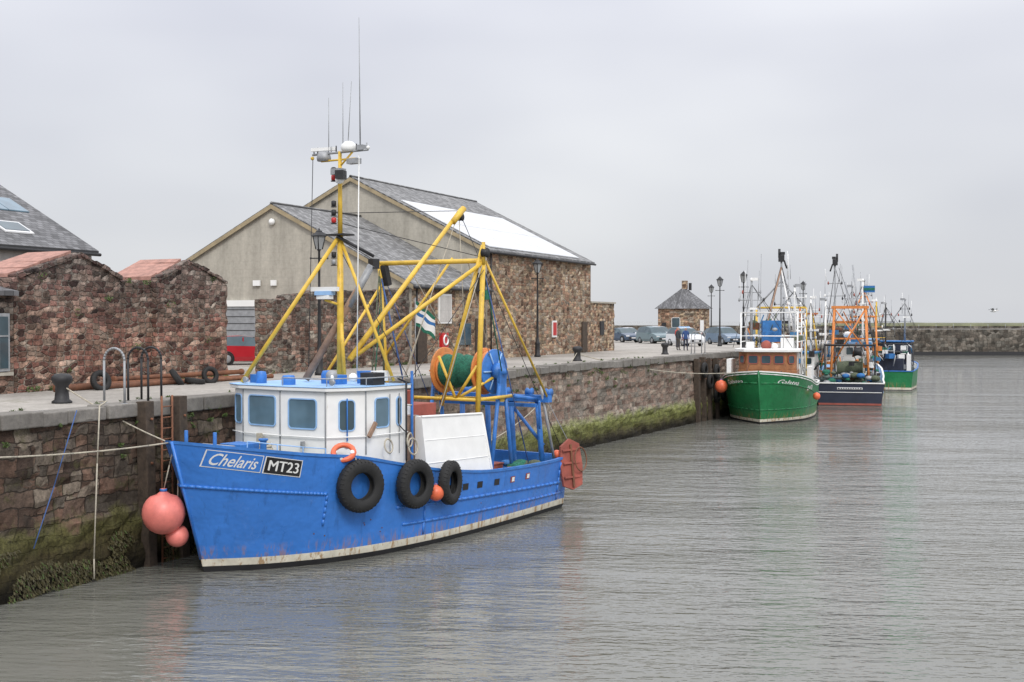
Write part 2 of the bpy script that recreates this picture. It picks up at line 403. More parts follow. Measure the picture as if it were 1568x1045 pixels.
# ------------------------------------------------------------------ sky + sun
W = bpy.data.worlds.new('World'); S.world = W; W.use_nodes = True
t = W.node_tree; L = t.links; bg = t.nodes['Background']
sky = t.nodes.new('ShaderNodeTexSky'); sky.sky_type = 'NISHITA'; sky.sun_disc = False
sky.sun_elevation = math.radians(42); sky.sun_rotation = math.radians(140)
tc = t.nodes.new('ShaderNodeTexCoord'); sp = t.nodes.new('ShaderNodeSeparateXYZ'); L.new(tc.outputs['Generated'], sp.inputs[0])
rp = t.nodes.new('ShaderNodeValToRGB'); L.new(sp.outputs[2], rp.inputs[0])
els = [(0, (.70, .715, .735)), (.08, (.70, .71, .73)), (.22, (.635, .645, .69)), (.5, (.97, .98, 1.03)), (1, (1.0, 1.0, 1.02))]
while len(rp.color_ramp.elements) < 5: rp.color_ramp.elements.new(.5)
for e, (p_, c_) in zip(rp.color_ramp.elements, els): e.position = p_; e.color = (*c_, 1)
mp = t.nodes.new('ShaderNodeMapping'); mp.inputs['Scale'].default_value = (1, 1, 2.6); L.new(tc.outputs['Generated'], mp.inputs[0])
nz = t.nodes.new('ShaderNodeTexNoise'); nz.inputs['Scale'].default_value = 2.2; nz.inputs['Detail'].default_value = 3; nz.inputs['Roughness'].default_value = .45
L.new(mp.outputs[0], nz.inputs['Vector'])
r2 = t.nodes.new('ShaderNodeValToRGB'); L.new(nz.outputs[0], r2.inputs[0])
r2.color_ramp.elements[0].position = .3; r2.color_ramp.elements[0].color = (.86, .865, .91, 1)
r2.color_ramp.elements[1].position = .7; r2.color_ramp.elements[1].color = (1.18, 1.175, 1.16, 1)
m1 = t.nodes.new('ShaderNodeMix'); m1.data_type = 'RGBA'; m1.blend_type = 'MULTIPLY'; m1.inputs[0].default_value = 1
L.new(rp.outputs[0], m1.inputs[6]); L.new(r2.outputs[0], m1.inputs[7])
ms = t.nodes.new('ShaderNodeVectorMath'); ms.operation = 'SCALE'; ms.inputs['Scale'].default_value = 10.4; L.new(m1.outputs[2], ms.inputs[0])
m2 = t.nodes.new('ShaderNodeMix'); m2.data_type = 'RGBA'; m2.inputs[0].default_value = .93
L.new(sky.outputs[0], m2.inputs[6]); L.new(ms.outputs[0], m2.inputs[7]); L.new(m2.outputs[2], bg.inputs[0])
m3 = t.nodes.new('ShaderNodeMath'); m3.operation = 'MULTIPLY_ADD'; L.new(sp.outputs[2], m3.inputs[0]); m3.inputs[1].default_value = .085; m3.inputs[2].default_value = .095
m4 = t.nodes.new('ShaderNodeMath'); m4.operation = 'MAXIMUM'; L.new(m3.outputs[0], m4.inputs[0]); m4.inputs[1].default_value = .095
L.new(m4.outputs[0], bg.inputs[1])
sl = bpy.data.lights.new('sun', 'SUN'); so = bpy.data.objects.new('sun', sl); S.collection.objects.link(so)
sl.energy = 1.5; sl.angle = math.radians(16); sl.color = (1, .965, .91)
d = Vector((math.sin(math.radians(140)) * math.cos(math.radians(42)), math.cos(math.radians(140)) * math.cos(math.radians(42)), math.sin(math.radians(42))))
so.rotation_euler = d.to_track_quat('Z', 'Y').to_euler(); so.location = (40, -40, 60)

# ------------------------------------------------------------------ water, quay
b = B(); b.add([(-3000, -300, 0), (3000, -300, 0), (3000, 4500, 0), (-3000, 4500, 0)], [(0, 1, 2, 3)], 'water'); b.build('water')

edge = [(0, -40), (0, 59), (1.2, 78.5), (3.1, 110), (4, 140)]
def ex(y):
    for (x0, y0), (x1, y1) in zip(edge[:-1], edge[1:]):
        if y <= y1: return x0 + (x1 - x0) * (y - y0) / (y1 - y0)
    return 4
b = B()
poly = [(-300, -40)] + [(x - .7, y) for x, y in edge] + [(-8, 146), (-30, 150), (-300, 150)]
b.add([(x, y, QZ) for x, y in poly], [tuple(range(len(poly)))], 'ground')
b.build('quay_ground', fixn=False)
b = B(); ys = []
y = -40.
while y < 140: ys.append(y); y += .18 if 18 < y < 60 else (.4 if y < 90 else 2)
ys.append(140)
zs = [-1 + k * .17 for k in range(32)]
vs = []; H = len(zs)
for y in ys:
    for z in zs:
        dx = .13 * (noise.noise(Vector((y * .9, z * 2.4, 3))) + .6 * noise.noise(Vector((y * 3.1, z * 5.3, 8))))
        if z < 1.6: dx += .14 * (noise.noise(Vector((y * 1.3, z * 1.5, 5))) + .4)
        vs.append((ex(y) + dx + .06 * (QZ - z) - .1, y, min(z, QZ - .28)))
fs = [(i * H + j, (i + 1) * H + j, (i + 1) * H + j + 1, i * H + j + 1) for i in range(len(ys) - 1) for j in range(H - 1)]
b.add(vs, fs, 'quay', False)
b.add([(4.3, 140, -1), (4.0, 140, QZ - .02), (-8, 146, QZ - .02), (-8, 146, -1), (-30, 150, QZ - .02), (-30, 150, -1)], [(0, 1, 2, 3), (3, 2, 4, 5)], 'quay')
b.build('quay_wall')
b = B(); y = -38
while y < 139:
    l = R.uniform(.7, 1.7); x0 = ex(y); x1 = ex(y + l)
    o = R.uniform(-.07, .07); dz = R.uniform(-.05, .03)
    pl = [(x0 - .72, y + .015), (x0 + .05 + o, y + .015), (x1 + .05 + o + R.uniform(-.03, .03), y + l - .015), (x1 - .72, y + l - .015)]
    b.prism(pl, QZ - .34 + R.uniform(-.06, .03), QZ + .03 + dz, 'copes'); y += l
b.build('quay_coping', bevel=.035)
def wall_timbers(name, yl, z0=-.5, z1=4.5, w=.34):
    b = B()
    for y in yl:
        x = ex(y) + .22; k = R.uniform(-.15, .1)
        b.box((x, y, (z0 + z1 + k) / 2), (.34, w, z1 + k - z0), 'wood', ry=-.02, rx=R.uniform(-.01, .01))
        for z in (1.2, 2.8, 4.0): b.cyl((x + .15, y, z), (x + .21, y, z), .04, 'rust', n=8)
    b.build(name, bevel=.03)
wall_timbers('timber_fender_piles', [26.9, 28.3])
wall_timbers('timber_fender_piles', [79.0, 80.2, 81.4, 83.0], z1=4.2, w=.42)
def ladder(y):
    b = B(); x = ex(y) + .34
    for dy in (-.22, .22):
        b.cyl((x, y + dy, -.2), (x, y + dy, 4.6), .03, 'rust')
    z = .1
    while z < 4.5: b.cyl((x, y - .22, z), (x, y + .22, z), .02, 'rust', n=6); z += .3
    return b.build('quay_ladder')
ladder(27.6)
def hoop(y, mat, x0=-.1):
    b = B(); x = ex(y) + x0; pts = []
    for k in range(13):
        a = math.pi * k / 12
        pts.append((x - .35 + .35 * math.cos(a), y, QZ + 1.2 + .33 * math.sin(a)))
    pts = [(x, y, QZ)] + pts + [(x - .7, y, QZ)]
    b.tube(pts, .032, mat, 8); b.lathe((x, y, QZ), (0, 0, 1), [(.09, 0), (.09, .05)], mat); b.lathe((x - .7, y, QZ), (0, 0, 1), [(.09, 0), (.09, .05)], mat)
    return b.build('ladder_hoop_rail')
hoop(26.4, 'grey'); hoop(27.35, 'black'); hoop(27.9, 'black'); hoop(80.8, 'grey'); hoop(81.5, 'grey')
def bollard(x, y, s=1.):
    b = B()
    b.lathe((0, 0, 0), (0, 0, 1), [(.26, 0), (.26, .05), (.19, .1), (.17, .3), (.17, .45), (.24, .55), (.27, .62), (.26, .70), (.18, .77), (.001, .79)], 'black', 24)
    o = b.build('mooring_bollard', loc=(x, y, QZ)); o.scale = (s, s, s)
bollard(-2.2, 26.3, 1.05); bollard(-1.6, 64.9, 1.05); bollard(-.9, 79.5); bollard(.5, 98)

b = B()
for i in range(15000):
    y = R.uniform(16, 60) if i % 2 else R.uniform(16, 30); z = R.random() ** 1.2 * 1.2 + .02
    if noise.noise(Vector((y * .8, z * 1.4, 1))) < -.05 + z * .2: continue
    x = ex(y) + .06 * (QZ - z) + .02 + R.uniform(.0, .10); l = R.uniform(.03, .11); w = R.uniform(.006, .018)
    t_ = R.uniform(-.05, .05)
    b.add([(x, y - w, z), (x, y + w, z), (x + R.uniform(.02, .08), y + w * .6 + t_, z - l), (x + .04, y - w * .6 + t_, z - l)], [(0, 1, 2, 3)], 'weed' if R.random() < .9 else 'leaf')
b.build('seaweed', fixn=False)
def tuft(b, x, y, z, r, n):
    for i in range(n):
        a = R.uniform(0, 6.28); q = R.random() * r; h = R.uniform(-.3, .9) * r
        p = Vector((x + q * math.cos(a), y + q * math.sin(a), z + h)); w = R.uniform(.012, .03)
        u = Vector((R.uniform(-1, 1), R.uniform(-1, 1), R.uniform(-.5, 1))).normalized() * w * 2
        v = Vector((R.uniform(-1, 1), R.uniform(-1, 1), R.uniform(-1, 1))).normalized() * w
        b.add([p - u, p - v, p + u, p + v], [(0, 1, 2, 3)], 'leaf')
b = B()
for i in range(110):
    y = R.uniform(17, 75); tuft(b, ex(y) + .04, y, QZ - .3 - R.random() ** 2 * 1.2, R.uniform(.05, .16), 34)
for i in range(60):
    y = R.uniform(17, 75); tuft(b, ex(y) - .72 + R.uniform(-.1, .1), y, QZ + .02, R.uniform(.04, .1), 20)
for (y, z) in [(32, 6.9), (33.5, 7.4), (35, 5.7), (30.4, 8.0), (34.6, 8.05), (36.7, 7.2), (39.3, 8.2), (31.6, 5.0), (35.5, 8.0), (38.9, 5.9)]:
    tuft(b, -7.0, y, z, R.uniform(.12, .26), 60)
for i in range(40): tuft(b, -6.95, R.uniform(29.3, 40.2), QZ + .03, R.uniform(.08, .2), 30)
for i in range(20): tuft(b, -7.55, R.uniform(44, 56), QZ + .03, R.uniform(.08, .2), 26)
b.build('wall_plants', fixn=False)

# ------------------------------------------------------------------ ruin walls
def topfn(prof):
    def f(y):
        if y <= prof[0][0]: return prof[0][1]
        for (a, za), (c, zc) in zip(prof[:-1], prof[1:]):
            if y <= c: return za + (zc - za) * (y - a) / max(1e-6, c - a)
        return prof[-1][1]
    return f
def rough_wall(b, x, prof, th, mat, step=.15, jt=.06, amp=.07):
    f = topfn(prof); y0 = prof[0][0]; y1 = prof[-1][0]; n = int((y1 - y0) / step); m = 26; vs = []
    tops = []
    for i in range(n + 1):
        y = y0 + (y1 - y0) * i / n
        tops.append(f(y) + jt * (noise.noise(Vector((y * 2.7, 5, 1))) * 1.6 + R.uniform(-.6, .6)))
    for side in (0, 1):
        for i in range(n + 1):
            y = y0 + (y1 - y0) * i / n
            for j in range(m + 1):
                z = QZ - .05 + (tops[i] - QZ + .05) * j / m
                dx = amp * (noise.noise(Vector((y * 1.7, z * 2.9, side * 9))) + .7 * noise.noise(Vector((y * 4, z * 7, 2))))
                vs.append((x + dx if side == 0 else x - th - dx, y, z))
    k = (n + 1) * (m + 1); fs = []
    for i in range(n):
        for j in range(m):
            a = i * (m + 1) + j
            fs.append((a, a + m + 1, a + m + 2, a + 1)); fs.append((k + a, k + a + 1, k + a + m + 2, k + a + m + 1))
        a = i * (m + 1) + m; fs.append((a, a + m + 1, k + a + m + 1, k + a))
    for e_ in (0, n):
        for j in range(m):
            a = e_ * (m + 1) + j; fs.append((a, a + 1, k + a + 1, k + a))
    b.add(vs, fs, mat)
b = B()
rough_wall(b, -7.0, [(29.3, 8.0), (29.6, 8.05), (32.2, 8.85), (34.2, 8.05)], 2.2, 'ruin')
rough_wall(b, -7.25, [(34.21, 8.08), (36.0, 8.05)], .7, 'ruin')
rough_wall(b, -7.0, [(36.01, 8.1), (36.3, 8.2), (37.9, 8.85), (40.2, 8.1)], 2.2, 'ruin')
def cop(b, y0, z0, y1, z1, x0, x1, mat, th=.12):
    n = max(1, int(abs(y1 - y0) / .33))
    for i in range(n):
        ya = y0 + (y1 - y0) * i / n; yb = y0 + (y1 - y0) * (i + 1) / n - .02; za = z0 + (z1 - z0) * i / n; zb = z0 + (z1 - z0) * (i + 1) / n
        o = R.uniform(-.03, .05); k = R.uniform(-.05, .05)
        b.add([(x0 + o, ya, za), (x1, ya, za), (x1, yb, zb), (x0 + o, yb, zb), (x0 + o, ya, za + th + k), (x1, ya, za + th), (x1, yb, zb + th), (x0 + o, yb, zb + th + k)],
              [(0, 1, 2, 3), (4, 5, 6, 7), (0, 1, 5, 4), (1, 2, 6, 5), (2, 3, 7, 6), (3, 0, 4, 7)], mat)
cop(b, 29.4, 8.05, 32.2, 8.88, -7.35, -9.3, 'pinkslab'); cop(b, 36.15, 8.15, 37.9, 8.88, -7.35, -9.3, 'pinkslab')
cop(b, 29.4, 8.0, 32.2, 8.82, -6.93, -7.33, 'ruin'); cop(b, 32.22, 8.84, 34.2, 8.08, -6.93, -9.2, 'ruin')
cop(b, 36.15, 8.12, 37.9, 8.82, -6.93, -7.33, 'ruin'); cop(b, 37.92, 8.84, 40.2, 8.12, -6.93, -9.2, 'ruin')
b.build('ruined_gable_wall')
b = B()
rough_wall(b, -7.6, [(43.9, 7.55), (45.4, 7.6), (45.45, 7.75), (47.5, 7.9), (47.55, 8.0), (53, 8.1), (56.3, 8.35)], .7, 'ruin2')
b.build('stone_boundary_wall')
b = B()
rough_wall(b, -7.55, [(83.3, 7.9), (88.5, 7.9)], 3.0, 'bstone', jt=.01)
b.span(-10.7, -7.45, 83.25, 88.6, 7.9, 8.02, 'render'); b.span(-7.6, -7.46, 85.2, 86.0, 5.6, 6.6, 'black')
b.build('stone_outhouse')

# ------------------------------------------------------------------ buildings
def gable(name, x0, x1, y0, y1, ze, zr, front, side, roof, ov=.3, th=.14):
    xm = (x0 + x1) / 2; e = empty(name, (0, 0, 0))
    b = B()
    for y in (y0, y1): b.add([(x0, y, QZ), (x1, y, QZ), (x1, y, ze), (xm, y, zr), (x0, y, ze)], [(0, 1, 2, 3, 4)], front)
    for x in (x0, x1): b.add([(x, y0, QZ), (x, y1, QZ), (x, y1, ze), (x, y0, ze)], [(0, 1, 2, 3)], side)
    b.build('walls', e)
    b = B(); sl = (zr - ze) / (xm - x0)
    for sgn, xe in ((-1, x0), (1, x1)):
        xo = xe + sgn * ov; zo = ze - sl * ov
        v = [(xm, y0 - ov * .6, zr + .02), (xm, y1 + ov * .6, zr + .02), (xo, y1 + ov * .6, zo + .02), (xo, y0 - ov * .6, zo + .02)]
        v += [(a, c, z + th) for a, c, z in v]
        b.add(v, [(0, 1, 2, 3), (4, 7, 6, 5), (0, 4, 5, 1), (1, 5, 6, 2), (2, 6, 7, 3), (3, 7, 4, 0)], roof)
    b.cyl((xm, y0 - ov * .6, zr + .15), (xm, y1 + ov * .6, zr + .15), .1, roof, n=8)
    b.build('roof', e)
    b = B(); xo = x1 + ov * 1.15; zo = ze - sl * ov
    b.cyl((xo, y0 - .2, zo), (xo, y1 + .2, zo), .07, 'black', n=8)
    b.cyl((x1 + .12, y0 + .35, zo), (x1 + .12, y0 + .35, QZ), .05, 'black', n=8)
    b.build('gutter', e)
    return e, sl
eB, slB = gable('stone_warehouse', -25.7, -7.5, 65.6, 83.2, 10.75, 15.3, 'render', 'bstone', 'slate', .25)
b = B(); xm = -16.6
def roofpt(t_, y, off): x = xm + (9.1 + .2) * t_; return (x, y, 15.3 - slB * (x - xm) + .16 + off)
for k in range(12):
    ya = 66.1 + k * 1.25
    for (ta, tb) in ((.34, .65), (.655, .97)):
        v = [roofpt(ta, ya, .03), roofpt(ta, ya + 1.22, .03), roofpt(tb, ya + 1.22, .03), roofpt(tb, ya, .03)]
        v += [(a, c, z + .05) for a, c, z in v]
        b.add(v, [(0, 1, 2, 3), (4, 7, 6, 5), (0, 4, 5, 1), (1, 5, 6, 2), (2, 6, 7, 3), (3, 7, 4, 0)], 'skyl')
b.build('roof_sheets', eB)
b = B()
for sgn in (-1, 1):
    p = (xm, 65.4, 15.3); q = (xm + sgn * 9.3, 65.4, 15.3 - slB * 9.3)
    b.add([(p[0], 65.40, p[2] - .14), (q[0], 65.40, q[2] - .14), (q[0], 65.40, q[2] + .1), (p[0], 65.40, p[2] + .1)], [(0, 1, 2, 3)], 'ochre')
b.box((-7.45, 76.1, 6.1), (.06, .8, 1.1), 'white'); b.box((-7.41, 76.1, 6.1), (.04, .55, .85), 'red')
b.box((-7.45, 81.8, 5.5), (.1, 1.0, 2.1), 'wood')
b.build('signs_and_door', eB)
eA, slA = gable('rendered_warehouse', -24.5, -7.5, 56.4, 65.5, 8.5, 12.85, 'render', 'bstone', 'slate', .25)
b = B()
for sgn in (-1, 1):
    b.add([(-16, 56.2, 12.71), (-16 + sgn * 8.7, 56.2, 12.71 - slA * 8.7), (-16 + sgn * 8.7, 56.2, 12.95 - slA * 8.7), (-16, 56.2, 12.95)], [(0, 1, 2, 3)], 'ochre')
b.box((-18.3, 56.35, 6.0), (2.4, .1, 3.0), 'grey')
for k in range(8): b.box((-18.3, 56.29, 4.6 + k * .38), (2.3, .03, .03), 'black')
b.box((-18.3, 56.32, 7.6), (2.6, .16, .34), 'white')
b.box((-17.0, 56.3, 8.7), (.45, .1, .3), 'white'); b.box((-15.9, 56.3, 8.7), (.35, .1, .3), 'white')
b.lathe((-16, 56.35, 12.0), (0, -1, 0), [(.18, 0), (.18, .1), (.1, .2), (.001, .22)], 'white')
b.box((-7.46, 60.1, 7.3), (.1, 1.5, 1.6), 'white'); b.box((-7.4, 60.1, 7.3), (.03, 1.3, 1.4), 'render2')
b.box((-7.46, 57.4, 5.6), (.1, 1.1, 2.2), 'wood'); b.box((-7.46, 64.6, 5.6), (.1, 1.2, 2.3), 'wood'); b.box((-7.46, 62.6, 5.9), (.1, 1.4, 1.2), 'glass')
b.build('doors_and_vents', eA)
eH, slH = gable('slate_roof_house', -26, -14, 14, 40.4, 9.55, 12.85, 'render2', 'render2', 'slate2', .25)
b = B()
def hp(d_, y, o): x = -20 + d_; return (x, y, 12.85 - slH * d_ + .17 + o)
def pane(b, d0, d1, y0, y1, m, o=.05):
    v = [hp(d0, y0, 0), hp(d0, y1, 0), hp(d1, y1, 0), hp(d1, y0, 0)]; v += [(a, c, z + o) for a, c, z in v]
    b.add(v, [(4, 7, 6, 5), (0, 4, 5, 1), (1, 5, 6, 2), (2, 6, 7, 3), (3, 7, 4, 0)], m)
for k in range(6): pane(b, 2.2, 3.3, 33 + k * 1.12, 34.08 + k * 1.12, 'glassb')
pane(b, 4.4, 5.25, 36.5, 38.0, 'lens', .06); pane(b, 4.5, 5.15, 36.62, 37.88, 'glass', .08)
b.build('roof_windows', eH)
e = empty('lean_to_building'); b = B()
b.span(-14, -6.98, 10, 29.26, QZ, 7.5, 'ruin2')
b.add([(-6.75, 9.8, 7.45), (-6.75, 29.27, 7.45), (-14, 29.27, 8.9), (-14, 9.8, 8.9), (-6.75, 9.8, 7.6), (-6.75, 29.27, 7.6), (-14, 29.27, 9.05), (-14, 9.8, 9.05)],
      [(0, 1, 2, 3), (4, 5, 6, 7), (0, 1, 5, 4), (1, 2, 6, 5), (2, 3, 7, 6), (3, 0, 4, 7)], 'slate2')
b.build('walls_and_roof', e)
b = B(); b.box((-6.94, 28.55, 6.0), (.1, .95, 1.8), 'grey'); b.box((-6.88, 28.55, 6.0), (.03, .78, 1.6), 'glass'); b.box((-6.86, 28.55, 6.0), (.04, .05, 1.6), 'grey'); b.box((-6.86, 28.55, 6.2), (.04, .78, .05), 'grey')
b.box((-6.92, 28.55, 5.02), (.16, 1.15, .1), 'render'); b.build('window', e)
e = empty('stone_watch_hut', (-14.2, 131, QZ), math.radians(-8)); b = B()
b.span(-2.1, 2.1, -2.1, 2.1, 0, 3.55, 'bstone'); b.build('walls', e)
b = B(); b.add([(-2.4, -2.4, 3.5), (2.4, -2.4, 3.5), (2.4, 2.4, 3.5), (-2.4, 2.4, 3.5), (0, 0, 5.9)], [(0, 1, 2, 3), (0, 1, 4), (1, 2, 4), (2, 3, 4), (3, 0, 4)], 'slate2')
b.box((.1, 0, 6.1), (.5, .5, .9), 'bstone'); b.box((.6, .3, 5.9), (.25, .25, .8), 'black'); b.build('roof', e)
b = B(); b.rwin((0, -2.1, 2.0), (1, 0, 0), .9, 1.0); b.box((-1.4, -2.12, 1.6), (.5, .06, .8), 'black'); b.box((2.1, 0, 1.2), (.06, 1.0, 2.1), 'white'); b.build('windows', e)
b = B(); b.prism([(-120, 150), (-10, 147.6), (-10, 148.4), (-120, 150.8)], QZ, 6.0, 'break'); b.build('sea_wall')

e = empty('harbour_breakwater'); b = B()
p0 = Vector((-30, 240, 0)); p1 = Vector((150, 312, 0)); dr = (p1 - p0).normalized(); nr = Vector((dr.y, -dr.x, 0))
def strip(b, off0, z0, off1, z1, mat, n=60):
    vs = []
    for i in range(n + 1):
        q = p0.lerp(p1, i / n); zz = .12 * noise.noise(Vector((i * .6, z1, 0)))
        a = q + nr * off0; c = q + nr * off1; vs += [(a.x, a.y, z0), (c.x, c.y, z1 + zz * (1 if z1 > 1 else 0))]
    b.add(vs, [(2 * i, 2 * i + 2, 2 * i + 3, 2 * i + 1) for i in range(n)], mat)
strip(b, 6.6, -1, 6.5, .7, 'boot'); strip(b, 6.5, .7, 6, 4.9, 'break'); strip(b, 6, 4.9, 1, 5.0, 'copes'); strip(b, 1, 5.0, .9, 5.5, 'break'); strip(b, .9, 5.5, 0, 6.1, 'grass'); strip(b, 0, 6.1, -4, 5.2, 'grass'); strip(b, -4, 5.2, -8, -1, 'break')
b.build('masonry', e, fixn=False)
b = B()
for i in range(0, 60):
    q = p0.lerp(p1, i / 60) + nr * 5.6; q2 = p0.lerp(p1, (i + 1) / 60) + nr * 5.6
    b.cyl((q.x, q.y, 4.9), (q.x, q.y, 5.9), .04, 'grey', n=5); b.cyl((q.x, q.y, 5.9), (q2.x, q2.y, 5.9), .03, 'grey', n=5)
b.build('railing', e)

# ------------------------------------------------------------------ street lamps
def lamp(x, y, h=6.0):
    b = B()
    b.lathe((0, 0, 0), (0, 0, 1), [(.2, 0), (.2, .12), (.15, .18), (.15, .8), (.17, .85), (.1, .95), (.075, 1.2), (.06, 3.2), (.08, 3.25), (.055, 3.3), (.045, h - .85), (.08, h - .82), (.1, h - .78)], 'black', 12)
    b.cyl((-.35, 0, h - 1.15), (.35, 0, h - 1.15), .025, 'black')
    for sx in (-.35, .35): b.ball((sx, 0, h - 1.15), .045, 'black', n=8)
    z0 = h - .78; z1 = h - .25
    b.lathe((0, 0, z0), (0, 0, 1), [(.13, 0), (.25, z1 - z0)], 'lampg', 4, False)
    u, w = b._fr(Vector((0, 0, 1)))
    for k in range(4):
        a = 2 * math.pi * k / 4; dd = u * math.cos(a) + w * math.sin(a)
        b.cyl(Vector((0, 0, z0)) + dd * .135, Vector((0, 0, z1)) + dd * .255, .024, 'black', n=5)
    b.lathe((0, 0, z1), (0, 0, 1), [(.32, 0), (.32, .04), (.13, .2), (.13, .23), (.05, .27), (.001, .38)], 'black', 4, False)
    b.build('street_lamp', loc=(x, y, QZ), rz=.4)
for x, y in [(-5.1, 43.9), (-6.5, 70.9), (.6, 95.6), (-3.9, 106), (-10.9, 130), (.3, 122)]: lamp(x, y)

b = B(); b.cyl((0, 0, 0), (0, 0, 1.0), .04, 'grey'); b.box((0, 0, 1.25), (.2, .7, .75), 'red'); b.torus((.12, 0, 1.25), (1, 0, 0), .24, .05, 'white'); b.build('life_ring_post', loc=(-6.2, 57.5, QZ), bevel=.02)

b = B()
for (y0, y1, x, z, r) in [(30.2, 36, -6.2, .12, .11), (32, 40.5, -5.9, .1, .09), (33, 40, -6.35, .28, .09), (36, 41, -5.6, .08, .07)]:
    b.lathe((x, y0, QZ + z), (.03, 1, 0), [(r, 0), (r + .03, 0.02), (r + .03, .12), (r, .14), (r, y1 - y0 - .1), (r + .03, y1 - y0 - .1), (r + .03, y1 - y0)], 'rust', 12)
b.build('rusty_pipes')
TP = [(.50, -.15), (.55, -.22), (.72, -.27), (.86, -.26), (.95, -.2), (1.0, -.1), (1.0, .1), (.95, .2), (.86, .26), (.72, .27), (.55, .22), (.50, .15), (.54, .12), (.80, .15), (.84, 0), (.80, -.15), (.54, -.12), (.50, -.15)]
def tyre(name, c, ax, r, parent=None, wf=1.):
    b = B(); b.lathe((0, 0, 0), ax, [(p[0] * r, p[1] * wf * r) for p in TP], 'rubber', 32, True, False)
    a = Vector(ax).normalized(); u, w = b._fr(a)
    for k in range(34):
        t_ = 2 * math.pi * k / 34; dd = u * math.cos(t_) + w * math.sin(t_)
        for sx in (-1, 1):
            b.cyl(dd * r * .995 + a * sx * .1 * r * wf, dd * r * .91 + a * sx * .24 * r * wf, .028 * r, 'rubber', n=4)
    return b.build(name, parent, loc=c)
tyre('old_tyre', (-5.7, 31.7, QZ + .3), (.9, -.3, .3), .36); tyre('old_tyre', (-5.6, 35.4, QZ + .25), (.7, .5, .6), .36)
tyre('old_tyre', (-5.2, 35.9, QZ + .12), (.1, .1, 1), .36); tyre('old_tyre', (-5.3, 36.9, QZ + .28), (.9, -.4, .2), .33)
for yy, zz in [(79.6, 3.4), (80.8, 2.6), (82.2, 3.2), (82.3, 1.6)]: tyre('quay_fender_tyre', (ex(yy) + .5, yy, zz), (1, 0, 0), .5)

# ------------------------------------------------------------------ cars
def car(x, y, rz, col, name='parked_car', kind='hatch', stripe=None):
    pm = paint(name + '_paint', col, .22, .06, 1, spec=.6)
    e = empty(name, (x, y, QZ), rz); b = B()
    if kind == 'hatch':
        st = [(-2.0, .38, .55, .55, .70, .66, .5), (-1.93, .26, .70, .70, .82, .78, .62), (-1.6, .22, .80, .80, .86, .82, .70), (-.95, .2, .93, .94, .87, .84, .72), (-.25, .2, .95, 1.40, .87, .85, .58), (.35, .2, .97, 1.47, .87, .85, .60),
              (1.15, .2, .99, 1.44, .87, .84, .58), (1.55, .22, 1.0, 1.36, .86, .82, .56), (1.9, .26, .96, .98, .84, .78, .62), (2.0, .4, .7, .7, .78, .74, .6)]
    else:
        st = [(-2.1, .4, .6, .6, .72, .68, .5), (-2.02, .28, .78, .78, .86, .82, .65), (-1.6, .25, .92, .92, .9, .86, .72), (-1.0, .22, 1.02, 1.03, .91, .88, .75), (-.4, .22, 1.04, 1.55, .91, .88, .64), (.3, .22, 1.05, 1.63, .91, .88, .66),
              (1.3, .22, 1.06, 1.62, .91, .88, .66), (1.85, .24, 1.06, 1.52, .9, .86, .64), (2.08, .28, 1.0, 1.02, .88, .82, .66), (2.15, .42, .75, .75, .8, .78, .6)]
    rings = []
    for (yy, zl, zb, zr, wl, wb, wr) in st:
        h = [(0, zl), (wl * .93, zl), (wl, zl + .22), (wb, zb), (wr, zr), (0, zr + .03)]
        rings.append([(px, yy, pz) for px, pz in h] + [(-px, yy, pz) for px, pz in reversed(h[1:-1])])
    n = len(rings[0])
    for i in range(len(st) - 1):
        for k in range(n):
            k2 = (k + 1) % n; q = [rings[i][k], rings[i + 1][k], rings[i + 1][k2], rings[i][k2]]
            m = pm
            if k in (3, 6) and 3 <= i <= 7: m = 'glass'
            if k in (4, 5) and i in (3, 7): m = 'glass'
            b.add(q, [(0, 1, 2, 3)], m, False)
    b.add(rings[0], [tuple(range(n))], pm); b.add(rings[-1], [tuple(range(n))], pm)
    b.build('body', e)
    b = B(); ys = (-1.25, 1.2)
    for yy in ys:
        for sx in (-1, 1):
            b.lathe((sx * .72, yy, .32), (sx, 0, 0), [(.001, 0), (.3, 0), (.33, .03), (.33, .16), (.3, .19), (.22, .19)], 'rubber', 20)
            b.lathe((sx * .72, yy, .32), (sx, 0, 0), [(.22, .15), (.2, .185), (.06, .17), (.001, .19)], 'grey', 12)
            b.torus((sx * .865, yy, .33), (1, 0, 0), .36, .03, 'black', n=20, m=6)
    b.build('wheels', e)
    b = B(); f = st[0][0]; r = st[-1][0]
    for sx in (-1, 1):
        b.box((sx * .62, f + .12, .66), (.34, .18, .15), 'lens'); b.box((sx * .68, r - .06, .84), (.22, .12, .3), 'red')
        b.box((sx * .95, -.65, 1.0), (.2, .1, .13), pm)
        b.box((sx * (st[4][6] + .14), .32, 1.2), (.03, .06, .42), pm)
    b.box((0, f + .0, .48), (1.1, .08, .2), 'black'); b.box((0, r, .55), (.5, .03, .12), 'lens'); b.box((0, f - .045, .47), (.5, .02, .11), 'lens')
    if stripe:
        for sx in (-1, 1): b.box((sx * .885, 0, .72), (.012, 3.0, .16), stripe)
        b.box((0, .2, 1.66), (1.0, .2, .1), 'ltblue')
    b.build('lights_and_trim', e, bevel=.015)
car(-15.4, 53.0, 2.5, (.42, .02, .03), kind='hatch')
car(-13.1, 116.4, .8, (.14, .20, .22), kind='suv'); car(-17.8, 120.9, .9, (.05, .08, .13)); car(-7.0, 106.0, .75, (.70, .72, .74), kind='suv', stripe='orange')
car(-5.5, 114, .75, (.16, .22, .30), kind='suv'); car(-19.5, 128, .8, (.5, .5, .52)); car(-15.2, 125, .9, (.55, .56, .58), kind='suv'); car(-2.3, 113.5, .5, (.08, .16, .3)); car(-8.2, 122, .7, (.06, .07, .08))

